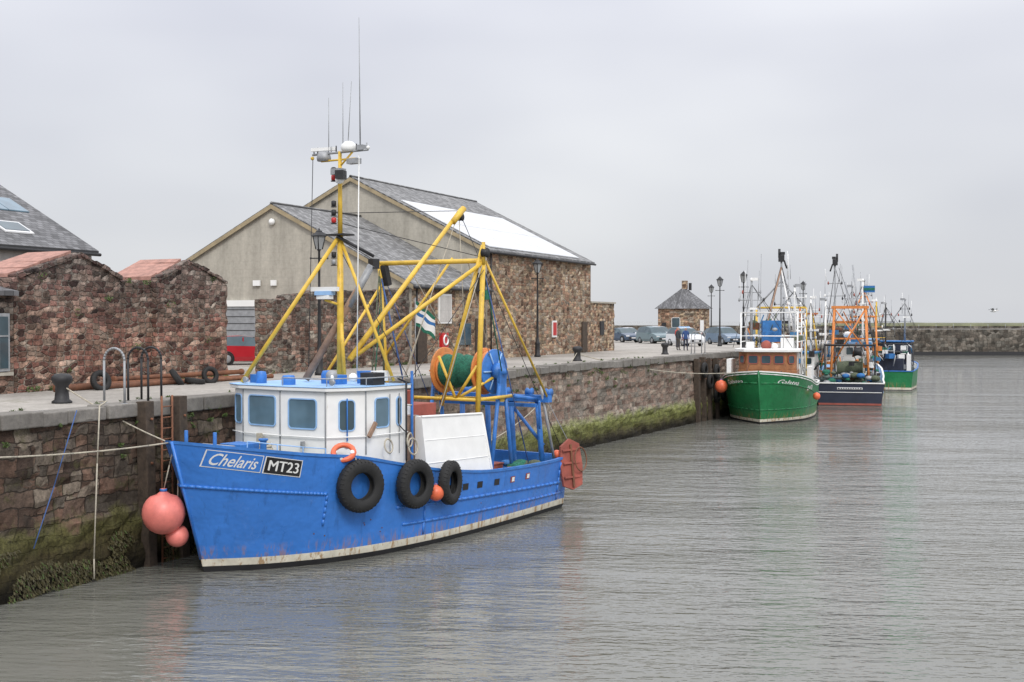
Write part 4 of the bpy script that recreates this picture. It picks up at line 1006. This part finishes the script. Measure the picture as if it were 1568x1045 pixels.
b.box((-.2, 7.5, 2.6), (3.2, 1.6, 3.0), 'redox'); b.box((1.6, 6.3, 3.0), (1.0, .5, 1.7), 'grey'); b.box((1.75, 6.2, 2.9), (.7, .44, 1.9), 'pipebrown')
b.box((0, 8.9, 1.9), (2.6, 1.0, 1.6), 'redox'); b.box((.4, 7.3, 4.25), (1.2, .8, .25), 'rust'); b.cyl((-1.2, 6.6, 4.0), (1.2, 6.6, 4.0), .3, 'rust', n=16)
b.box((1.9, 6.0, 4.05), (.5, .3, .3), 'whiteR'); b.lathe((1.3, 7.0, 4.1), (0, 0, 1), [(.12, 0), (.12, .4), (.16, .45)], 'redox', 10)
b.cyl((2.3, 5.95, 2.4), (2.3, 5.95, 5.2), .045, 'blueD'); b.cyl((2.45, 5.5, 2.6), (2.45, 5.5, 4.9), .03, 'black'); b.cyl((2.3, 5.95, 4.8), (2.3, 5.3, 5.0), .03, 'black')
b.torus((2.5, 5.6, 3.2), (1, .3, 0), .2, .03, 'rope', 16, 5); b.torus((2.5, 5.75, 3.0), (1, .1, .2), .24, .03, 'rope', 16, 5); b.torus((2.45, 4.7, 3.1), (1, .1, .2), .2, .03, 'rope', 16, 5)
b.build('deck_machinery', E1, bevel=.02)
b = B()
for (x, y_, z_, sx, sy, sz, m) in [(1.3, 10.6, 1.35, .8, .5, .4, 'fishbox'), (1.5, 11.3, 1.3, .6, .6, .35, 'white'), (.2, 12.8, 1.4, .9, .6, .55, 'redox'), (1.8, 12.5, 1.4, .5, .7, .5, 'orange'), (-1.2, 12.6, 1.4, .9, .8, .5, 'fishbox'), (.9, 14.2, 1.3, .7, .4, .4, 'white'), (-.3, 10.5, 1.4, 1, .6, .6, 'grey')]:
    a = R.uniform(-.3, .3); b.box((x, y_, z_), (sx, sy, sz), m, rz=a); b.box((x, y_, z_ + sz / 2 + .02), (sx + .06, sy + .06, .05), m, rz=a)
for i in range(16): b.ball((R.uniform(.4, 1.8), R.uniform(12.6, 14.4), 1.45 + R.uniform(0, .25)), R.uniform(.15, .30), R.choice(['net', 'netbrown', 'net', 'tarp']), (1, 1, .6), 12)
b.ball((2.0, 14.5, 1.95), .16, 'buoyo'); b.build('boxes_and_nets', E1, bevel=.01)
b = B(); n = 14; vs = []
for i in range(n + 1):
    for j in range(7):
        f = i / n; vs.append((f * .75 * .9, .06 * math.sin(f * 9) * f + .2 * f, -f * .55 - .85 * j / 6 * (1 - .1 * f) + .03 * math.sin(f * 12 + j)))
k6 = 7
for j in range(6):
    b.add(vs, [(i * k6 + j, (i + 1) * k6 + j, (i + 1) * k6 + j + 1, i * k6 + j + 1) for i in range(n)], ['net', 'white', 'tarp', 'white', 'white', 'net'][j], True)
b.cyl((0, 0, .1), (0, 0, -2.6), .02, 'grey'); b.build('flag', E1, loc=(-1.1, 10.4, 7.35), fixn=False)
for a_, z_, r_, n_ in [(3.24, 2.13, .73, (1, -.28, 0)), (5.33, 1.98, .71, (1, -.05, 0)), (6.92, 1.85, .66, (1, .25, 0))]:
    q = h1.at(a_, z_, .24); tyre('fender_tyre', (q.x, q.y, q.z), n_, r_, E1, .9)
    b = B()
    for s_ in (-.1, .1): b.cyl((q.x, q.y + s_, q.z + r_ * .55), (q.x - .15, q.y + s_ * .6, h1.sh((a_ + 1) / 16) + .1), .018, 'rope', n=5)
    b.build('tyre_lashing', E1)
def buoy(b, c, r, m):
    b.lathe((c[0], c[1], c[2] - r), (0, 0, 1), [(.001, 0)] + [(r * math.sin(math.pi * k / 14), r - r * math.cos(math.pi * k / 14)) for k in range(1, 12)] + [(r * .33, r * 1.88), (r * .16, r * 2.02), (r * .14, r * 2.15), (.001, r * 2.16)], m, 24)
    b.lathe((c[0], c[1], c[2] + r * 1.0), (0, 0, 1), [(r * .17, 0), (r * .17, r * .14), (.001, r * .15)], 'blueD', 12)
b = B(); buoy(b, (-.66, -.78, 1.62), .56, 'buoy'); buoy(b, (-.55, -.42, .98), .30, 'buoy'); buoy(b, (h1.at(6.25, 1.7).x + .25, 6.25, 1.62), .24, 'buoyo')
b.tube([(-.66, -.78, 2.2), (-.4, -.8, 2.9), (-.25, -.75, 3.5)], .018, 'rope', 5); b.tube([(-.55, -.42, 1.3), (-.5, -.4, 3.3)], .015, 'rope', 5); b.build('buoys', E1)

mw = E1.matrix_basis
def w1(p): return mw @ Vector(p)
b = B(); b.tube(sag(w1((-.3, -.8, 3.5)), (-.2, 14, 4.5), .35), .022, 'rope'); b.tube(sag(w1((-.4, -.6, 3.4)), (-2.2, 26.3, 4.9), .1), .02, 'rope')
b.tube(sag(w1((-1.8, 14.6, 1.9)), (-1.6, 64.9, 4.9), .8), .022, 'rope'); b.tube([(.12, 25.2, 4.45), (.3, 24.9, 3), (.45, 24.6, .6), (.5, 24.55, .1)], .02, 'rope'); b.tube([(.1, 25.2, 4.45), (.0, 25.6, 4.55), (-.6, 26, 4.5)], .02, 'rope')
b.tube([(.1, 24.4, 4.4), (.3, 23.4, 2.6), (.42, 22.6, 1.2)], .015, 'ropeb'); b.tube(sag((-1.6, 64.9, 4.8), (4.2, 80.5, 3.3), .5), .03, 'rope'); b.build('mooring_ropes')

# ------------------------------------------------------------------ other boats
def std_hull(L, beam, bow, mid, stern, rake=1., tw=.8):
    return Hull(L, rake, [(0, 0), (.03, .26 * beam), (.08, .55 * beam), (.16, .82 * beam), (.3, .98 * beam), (.5, beam), (.8, .95 * beam), (1, tw * beam)],
                [(0, 0), (.03, .10 * beam), (.08, .28 * beam), (.16, .55 * beam), (.3, .84 * beam), (.5, .95 * beam), (.8, .88 * beam), (1, tw * .9 * beam)],
                [(0, bow), (.12, bow * .93), (.3, mid + (bow - mid) * .4), (.55, mid), (1, stern)])
def clutter_mast(b, x, y, z0, z1, mat, top='black', arms=3, stays=2.):
    b.cyl((x, y, z0), (x, y, z1), .10, mat, .07, 8)
    if top == 'black':
        b.box((x, y, z1 + .25), (.42, .3, .5), top); b.box((x + .1, y, z1 + .62), (.3, .3, .2), top); b.cyl((x - .15, y, z1 + .3), (x - .15, y, z1 + .95), .09, top, n=8); b.cyl((x + .2, y, z1 + .1), (x + .4, y, z1 - .5), .07, top, n=6)
    else: b.lathe((x, y, z1), (0, 0, 1), [(.05, 0), (.12, .1), (.05, .25)], top, 10); b.box((x + .25, y, z1 + .15), (.4, .2, .2), top)
    for k in range(arms):
        z = z0 + (z1 - z0) * (.5 + .45 * k / arms); w = R.uniform(.4, .9)
        b.cyl((x - w, y, z), (x + w, y, z), .03, mat, n=6)
        for s_ in (-1, 1):
            b.lathe((x + s_ * w, y, z), (0, 0, 1), [(.04, -.1), (.07, 0), (.04, .16)], R.choice(['white', 'black', 'grey', 'redox']), 8)
            if R.random() < .5: b.cyl((x + s_ * w, y, z), (x + s_ * w, y, z + R.uniform(.6, 1.6)), .018, 'grey', n=5)
    for k in range(4):
        xx = x + R.uniform(-.9, .9); b.cyl((xx, y, z1 - 1.3), (xx + R.uniform(-.1, .1), y, z1 + R.uniform(-.3, .9)), .018, R.choice(['grey', 'white']), n=5)
    for sx in (-1, 1):
        for dy in (-2.4, 1.6): b.cyl((x, y, z1 - .2), (x * .3 + sx * stays, y + dy, z0 + .2), .020, 'black', n=4)
    b.box((x + R.uniform(-.3, .3), y, z0 + (z1 - z0) * .6), (.7, .15, .15), 'white', rz=.3)
def litter(b, n, xr, yr, zr, mats=('white', 'black', 'fishbox', 'orange', 'grey', 'rust', 'netbrown', 'net')):
    for i in range(n):
        c = (R.uniform(*xr), R.uniform(*yr), R.uniform(*zr)); m = R.choice(mats); k = R.random()
        if k < .45: b.box(c, (R.uniform(.2, .7), R.uniform(.2, .7), R.uniform(.15, .5)), m, rz=R.uniform(0, 2))
        elif k < .75: b.cyl(c, (c[0] + R.uniform(-.5, .5), c[1] + R.uniform(-.4, .4), c[2] + R.uniform(.3, 1.6)), R.uniform(.03, .08), m, n=6)
        else: b.ball(c, R.uniform(.15, .4), m, (1, 1, .65), 10)

E2 = empty('green_fishing_trawler', (5.5, 79.3, 0), math.radians(5.7))
h2 = std_hull(15, 3.0, 3.4, 2.3, 2.2, .9)
h2.skin(E2, 'green', 'band', 'boot', 'white', lambda q: h2.sh(q) - .6, 'deck', 'white', z1=.12, z2=.3)
b = B(); h2.strake(b, -.6, 14, lambda a: h2.sh(max(0, a / 15)) - .75, .05, 'green'); h2.strake(b, -.2, 14, lambda a: .9, .04, 'green'); h2.strake(b, -.8, 14, lambda a: h2.sh(max(0, (a + .9) / 16)) - .12, .035, 'whiteR')
b.build('strakes', E2)
for sg in (-1, 1): h2.text(E2, 'Galatea', .1, 1.7, lambda a: 2.75 - .1 * a, .30, .03, 'white', sg=sg, shear=.2, bold=.01)
h2.text(E2, 'BA828', 3.2, 4.6, lambda a: 2.2, .32, .03, 'white', sg=1, bold=.01)
b = B()
WP = [(-1.9, 6.5), (-1.95, 3.9), (-1.3, 3.2), (1.3, 3.2), (1.95, 3.9), (1.9, 6.5)]
b.prism(WP, 2.3, 3.35, 'varn'); b.prism([(x * .97, y_ + .05) for x, y_ in WP], 3.35, 4.55, 'varn'); b.prism([(x * 1.12, 3.0 if y_ < 3.5 else y_ + .05) for x, y_ in WP], 4.55, 4.75, 'white')
b.build('wheelhouse', E2, bevel=.03)
b = B()
for x in (-.85, 0, .85): b.rwin((x, 3.24, 4.05), (1, 0, 0), .58, .5, 'glass', 'redox', .06)
for sg in (1, -1):
    u = Vector((.65, .7, 0)) if sg > 0 else Vector((.65, -.7, 0)); b.rwin((sg * 1.62, 3.58, 4.05), u, .45, .48, 'glass', 'redox')
b.build('windows', E2)
b = B()
for x in (-1.9, 1.9):
    for y_ in (5, 8, 11): b.cyl((x, y_, 2), (x, y_, 7.2), .05, 'white', n=8)
    for z in (5.2, 6.2, 7.2): b.cyl((x, 5, z), (x, 11, z), .035, 'white', n=6)
for y_ in (5, 8, 11):
    for z in (5.6, 7.2): b.cyl((-1.9, y_, z), (1.9, y_, z), .035, 'white', n=6)
b.box((-.2, 8.2, 5.9), (1.3, 1.2, 1.5), 'tarp', rz=.2); b.box((1.1, 6.6, 5.0), (.9, .8, .9), 'whiteR'); b.ball((-.2, 5.2, 4.95), .35, 'redox'); b.ball((.4, 4.8, 4.9), .22, 'white'); b.box((-1.3, 5.4, 4.95), (.5, .5, .5), 'white')
clutter_mast(b, 0, 13.0, 2, 11.0, 'grey'); clutter_mast(b, -1.5, 7.5, 4.6, 9.4, 'grey', 'white', 4); clutter_mast(b, 1.3, 9.5, 4.6, 9.0, 'white', 'grey', 4)
b.cyl((0, 13, 10.6), (-1.6, 10.8, 3), .07, 'pipebrown'); b.cyl((0, 13, 10.4), (1.7, 11, 3), .07, 'whiteR'); b.cyl((-1.8, 13, 7.6), (1.8, 13, 7.6), .08, 'yellow'); b.cyl((-1.8, 13, 7.6), (-1.8, 13, 2), .08, 'yellow'); b.cyl((1.8, 13, 7.6), (1.8, 13, 2), .08, 'yellow')
b.cyl((-1.8, 13, 7.6), (0, 13, 9.6), .06, 'grey'); b.cyl((1.8, 13, 7.6), (0, 13, 9.6), .06, 'grey')
for x_, z_ in [(-1.6, 12.0), (-.7, 12.4), (.9, 9.6), (1.6, 9.5)]: b.cyl((x_, 5.5, 4.7), (x_ + .1, 5.5, z_ - 1.2), .02, 'grey', n=5)
b.torus((0, 14.2, 3.2), (1, 0, 0), .6, .2, 'net'); b.box((2.6, 6.8, 3.0), (.3, 2, 1.0), 'white'); b.box((-2.5, 4.5, 3.4), (.3, 2, 1.3), 'white')
litter(b, 34, (-1.8, 1.8), (6.8, 13.5), (4.6, 6.6)); litter(b, 16, (-2.4, 2.4), (9, 14), (2.2, 4.2)); litter(b, 10, (-1.5, 1.5), (.8, 2.6), (2.6, 2.9))
b.build('deck_gear', E2)
b = B(); buoy(b, (-2.75, 1.7, 2.3), .42, 'buoyo'); buoy(b, (3.2, 4.5, 1.6), .25, 'buoyo'); b.build('buoys', E2)
tyre('fender_tyre', (-3.15, 5.5, 1.6), (1, 0, 0), .45, E2)

E3 = empty('navy_fishing_trawler', (6.1, 112.8, 0), math.radians(188.6))
h3 = std_hull(14, 2.75, 3.2, 2.0, 1.75, 1., .95)
h3.skin(E3, 'navy', 'redox', 'boot', 'white', lambda q: h3.sh(q) - .7, 'deck', 'ltblue', z1=.05, z2=.2)
b = B(); b.box((0, 14.03, 1.05), (4.8, .03, .05), 'white'); b.box((0, 14.03, 1.35), (1.9, .03, .16), 'white'); b.box((0, 14.05, 1.35), (1.8, .03, .1), 'navy')
for k in range(9): b.box((-.72 + k * .18, 14.07, 1.35), (.09, .02, .07), 'white')
b.prism([(-1.6, 4), (1.6, 4), (1.6, 7.2), (-1.6, 7.2)], 2, 4.7, 'white'); b.prism([(-1.8, 3.8), (1.8, 3.8), (1.8, 7.4), (-1.8, 7.4)], 4.7, 4.85, 'ltblue')
for x in (-1, 0, 1): b.rwin((x, 7.2, 4.1), (-1, 0, 0), .55, .6)
b.build('wheelhouse', E3, bevel=.02)
b = B()
for x in (-1.5, 1.5): b.cyl((x, 11.5, 1.2), (x * .8, 11.2, 7.7), .11, 'orange'); b.cyl((x, 8, 1.2), (x * .85, 8, 6.5), .08, 'yellow'); b.cyl((x, 12.9, 1.2), (x * .8, 11.2, 6.6), .08, 'orange')
b.box((0, 11.2, 7.7), (2.9, .22, .22), 'orange'); b.cyl((-1.2, 11.2, 7.6), (1.3, 11.4, 3.2), .07, 'orange'); b.cyl((1.2, 11.2, 7.6), (-1.3, 11.4, 4.2), .05, 'orange'); b.box((0, 8, 6.5), (2.8, .2, .2), 'orange'); b.box((0, 11.25, 5.2), (2.6, .12, .12), 'orange')
b.cyl((0, 11.2, 7.8), (.4, 7, 9.8), .08, 'grey'); b.cyl((-.6, 11.2, 7.8), (-.2, 8, 11.2), .07, 'grey')
clutter_mast(b, 1.2, 8, 2, 11.2, 'grey', 'black', 4); clutter_mast(b, -1.0, 9, 2, 9.8, 'white', 'white', 5); clutter_mast(b, -.2, 5.5, 4.8, 9.4, 'grey', 'grey', 3); clutter_mast(b, 1.9, 11, 1.5, 8.2, 'white', 'grey', 4)
b.lathe((0, 12.2, 2.9), (1, 0, 0), [(.001, -1.0), (.75, -1.0), (.75, -.93), (.5, -.9), (.55, 0), (.5, .9), (.75, .93), (.75, 1.0), (.001, 1.0)], 'netbrown', 20)
for i in range(30): b.ball((R.uniform(-2.1, 2.1), R.uniform(12.2, 13.6), 1.7 + R.uniform(0, .9)), R.uniform(.15, .42), R.choice(['netbrown', 'net', 'deck', 'tarp', 'grey', 'netbrown']), (1, 1, .6), 10)
litter(b, 60, (-2.3, 2.3), (8, 13.4), (1.6, 4.0)); litter(b, 24, (-1.6, 1.6), (5, 11), (4.6, 6.8))
b.cyl((-1.9, 13.2, 1.4), (-1.9, 13.0, 4.8), .07, 'black'); b.cyl((1.9, 13.2, 1.4), (1.9, 13.0, 4.8), .07, 'black'); b.cyl((-1.9, 13, 4.7), (1.9, 13, 4.7), .08, 'black'); b.lathe((-.6, 12.9, 4.2), (1, 0, 0), [(.001, -.3), (.4, -.3), (.3, 0), (.4, .3), (.001, .3)], 'black', 14)
b.cyl((-1.9, 13, 4.7), (-1.0, 9, 8), .03, 'black'); b.cyl((1.9, 13, 4.7), (.9, 8, 10), .02, 'black'); b.cyl((.9, 8, 11), (-2.2, 13.6, 2), .018, 'black', n=4); b.cyl((-1, 9, 9.5), (2.3, 13.8, 2), .018, 'black', n=4)
b.box((-1.5, 9.05, 9.2), (.9, .02, .55), 'tarp'); b.box((-1.5, 9.08, 9.2), (.9, .02, .2), 'net')
b.build('deck_gear', E3)
b = B(); buoy(b, (2.9, 12.5, 1.3), .3, 'buoyo'); b.build('buoys', E3)

E4 = empty('green_stern_fishing_boat', (8.0, 133.6, 0), math.radians(183.5))
h4 = std_hull(11, 2.05, 2.6, 1.9, 1.8, .8, .9)
h4.skin(E4, 'green', 'band', 'boot', 'blueD', lambda q: h4.sh(q) - .5, 'deck', 'white')
b = B(); b.prism([(-1.4, 3), (1.4, 3), (1.4, 6.4), (-1.4, 6.4)], 1.5, 4.5, 'navy'); b.prism([(-1.6, 2.8), (1.6, 2.8), (1.6, 6.6), (-1.6, 6.6)], 4.5, 4.62, 'tarp')
for x in (-.8, .4): b.rwin((x, 6.4, 3.9), (-1, 0, 0), .6, .5)
b.box((.2, 9.2, 2.4), (2.2, 1.6, 1.2), 'navy'); b.box((1.6, 10.2, 2.6), (.4, .6, 2.0), 'tarp'); b.box((-1.4, 10.0, 2.6), (.4, .4, 1.6), 'white')
b.build('deckhouse', E4, bevel=.03)
b = B(); clutter_mast(b, .9, 7.5, 2, 8.2, 'black', 'grey', 4); clutter_mast(b, -.8, 5, 4.5, 8.6, 'grey', 'grey', 3); b.cyl((-1.8, 10.3, 4.4), (1.8, 10.3, 4.4), .06, 'black')
for x in (-1.8, 1.8): b.cyl((x, 10.3, 1.5), (x, 10.3, 4.4), .06, 'black'); b.cyl((x, 10.3, 4.4), (.9, 7.5, 8), .02, 'black')
litter(b, 36, (-1.7, 1.7), (6.8, 10.6), (1.7, 4.2), ('white', 'tarp', 'fishbox', 'rust', 'grey', 'black', 'net')); b.build('mast_and_gantry', E4)
E5 = empty('white_fishing_boat', (4.4, 97.0, 0), math.radians(2))
h5 = std_hull(10, 1.3, 2.6, 1.7, 1.5, .7)
h5.skin(E5, 'navy', 'band', 'boot', 'white', lambda q: h5.sh(q) - .4, 'deck', 'white')
b = B(); b.prism([(-.95, 3), (.95, 3), (.95, 6), (-.95, 6)], 1.8, 4.0, 'white'); b.prism([(-1.1, 2.8), (1.1, 2.8), (1.1, 6.2), (-1.1, 6.2)], 4.0, 4.15, 'fishbox')
for x in (-.45, .45): b.rwin((x, 3.0, 3.4), (1, 0, 0), .6, .5)
b.build('wheelhouse', E5, bevel=.02)
b = B(); clutter_mast(b, .2, 6.5, 2, 8.4, 'white', 'white', 5, 1.); clutter_mast(b, -.5, 3.5, 4.2, 7.4, 'white', 'white', 3, .9); b.cyl((-.9, 7, 1.4), (-.3, 7, 7.2), .07, 'yellow'); b.cyl((.9, 7, 1.4), (.3, 7, 7.2), .07, 'yellow'); b.box((0, 7, 7.2), (1.4, .15, .15), 'orange'); litter(b, 24, (-1, 1), (1.2, 9), (1.8, 4.6)); b.build('mast', E5)
E6 = empty('rafted_fishing_boat', (5.0, 131.5, 0), math.radians(186))
h6 = std_hull(11, 1.7, 2.8, 1.8, 1.6, .8, .9)
h6.skin(E6, 'blue', 'band', 'boot', 'white', lambda q: h6.sh(q) - .5, 'deck', 'white')
b = B(); b.prism([(-1.2, 3), (1.2, 3), (1.2, 6), (-1.2, 6)], 1.5, 4.7, 'white'); b.prism([(-1.35, 2.8), (1.35, 2.8), (1.35, 6.2), (-1.35, 6.2)], 4.7, 4.85, 'ltblue')
for x in (-.5, .5): b.rwin((x, 6, 4.0), (-1, 0, 0), .6, .6)
b.build('wheelhouse', E6, bevel=.02)
b = B(); clutter_mast(b, 0, 7, 2, 10.4, 'grey', 'grey', 5); clutter_mast(b, -1.2, 9.5, 1.6, 8.4, 'yellow', 'white', 3)
for x in (-1.4, 1.4): b.cyl((x, 9.8, 1.4), (x * .8, 9.6, 7.0), .09, 'orange')
b.cyl((-1.2, 9.6, 7), (1.2, 9.6, 7), .09, 'orange'); b.cyl((-1.2, 9.6, 7), (0, 7, 9.4), .06, 'orange'); b.cyl((1.2, 9.6, 7), (0, 7, 9.4), .06, 'orange'); litter(b, 26, (-1.4, 1.4), (6.5, 10.6), (1.8, 4.6)); b.build('mast_and_gantry', E6)

e = empty('flying_gull', (17.3, 128.6, 7.55), 1.2); b = B()
b.ball((0, 0, 0), .12, 'white', (1, 2.2, .9), 10); b.ball((0, -.3, .04), .06, 'white', (1, 1.2, 1), 8); b.lathe((0, -.36, .03), (0, -1, -.1), [(.02, 0), (.001, .07)], 'orange', 6)
for s_ in (-1, 1):
    v = [(0, -.12, .03), (s_ * .38, -.16, .22), (s_ * .85, .06, .06), (s_ * .4, .08, .2), (0, .12, .03)]
    b.add(v + [(x, y_, z_ + .02) for x, y_, z_ in v], [(0, 1, 3, 4), (1, 2, 3), (5, 6, 8, 9), (6, 7, 8)], 'grey')
    b.add([(s_ * .62, -.08, .14), (s_ * .87, .06, .065), (s_ * .62, .09, .14)], [(0, 1, 2)], 'black')
b.add([(-.05, .2, 0), (.05, .2, 0), (.1, .42, 0), (-.1, .42, 0)], [(0, 1, 2, 3)], 'white'); b.build('body', e, fixn=False); e.scale = (1.2, 1.2, 1.2)
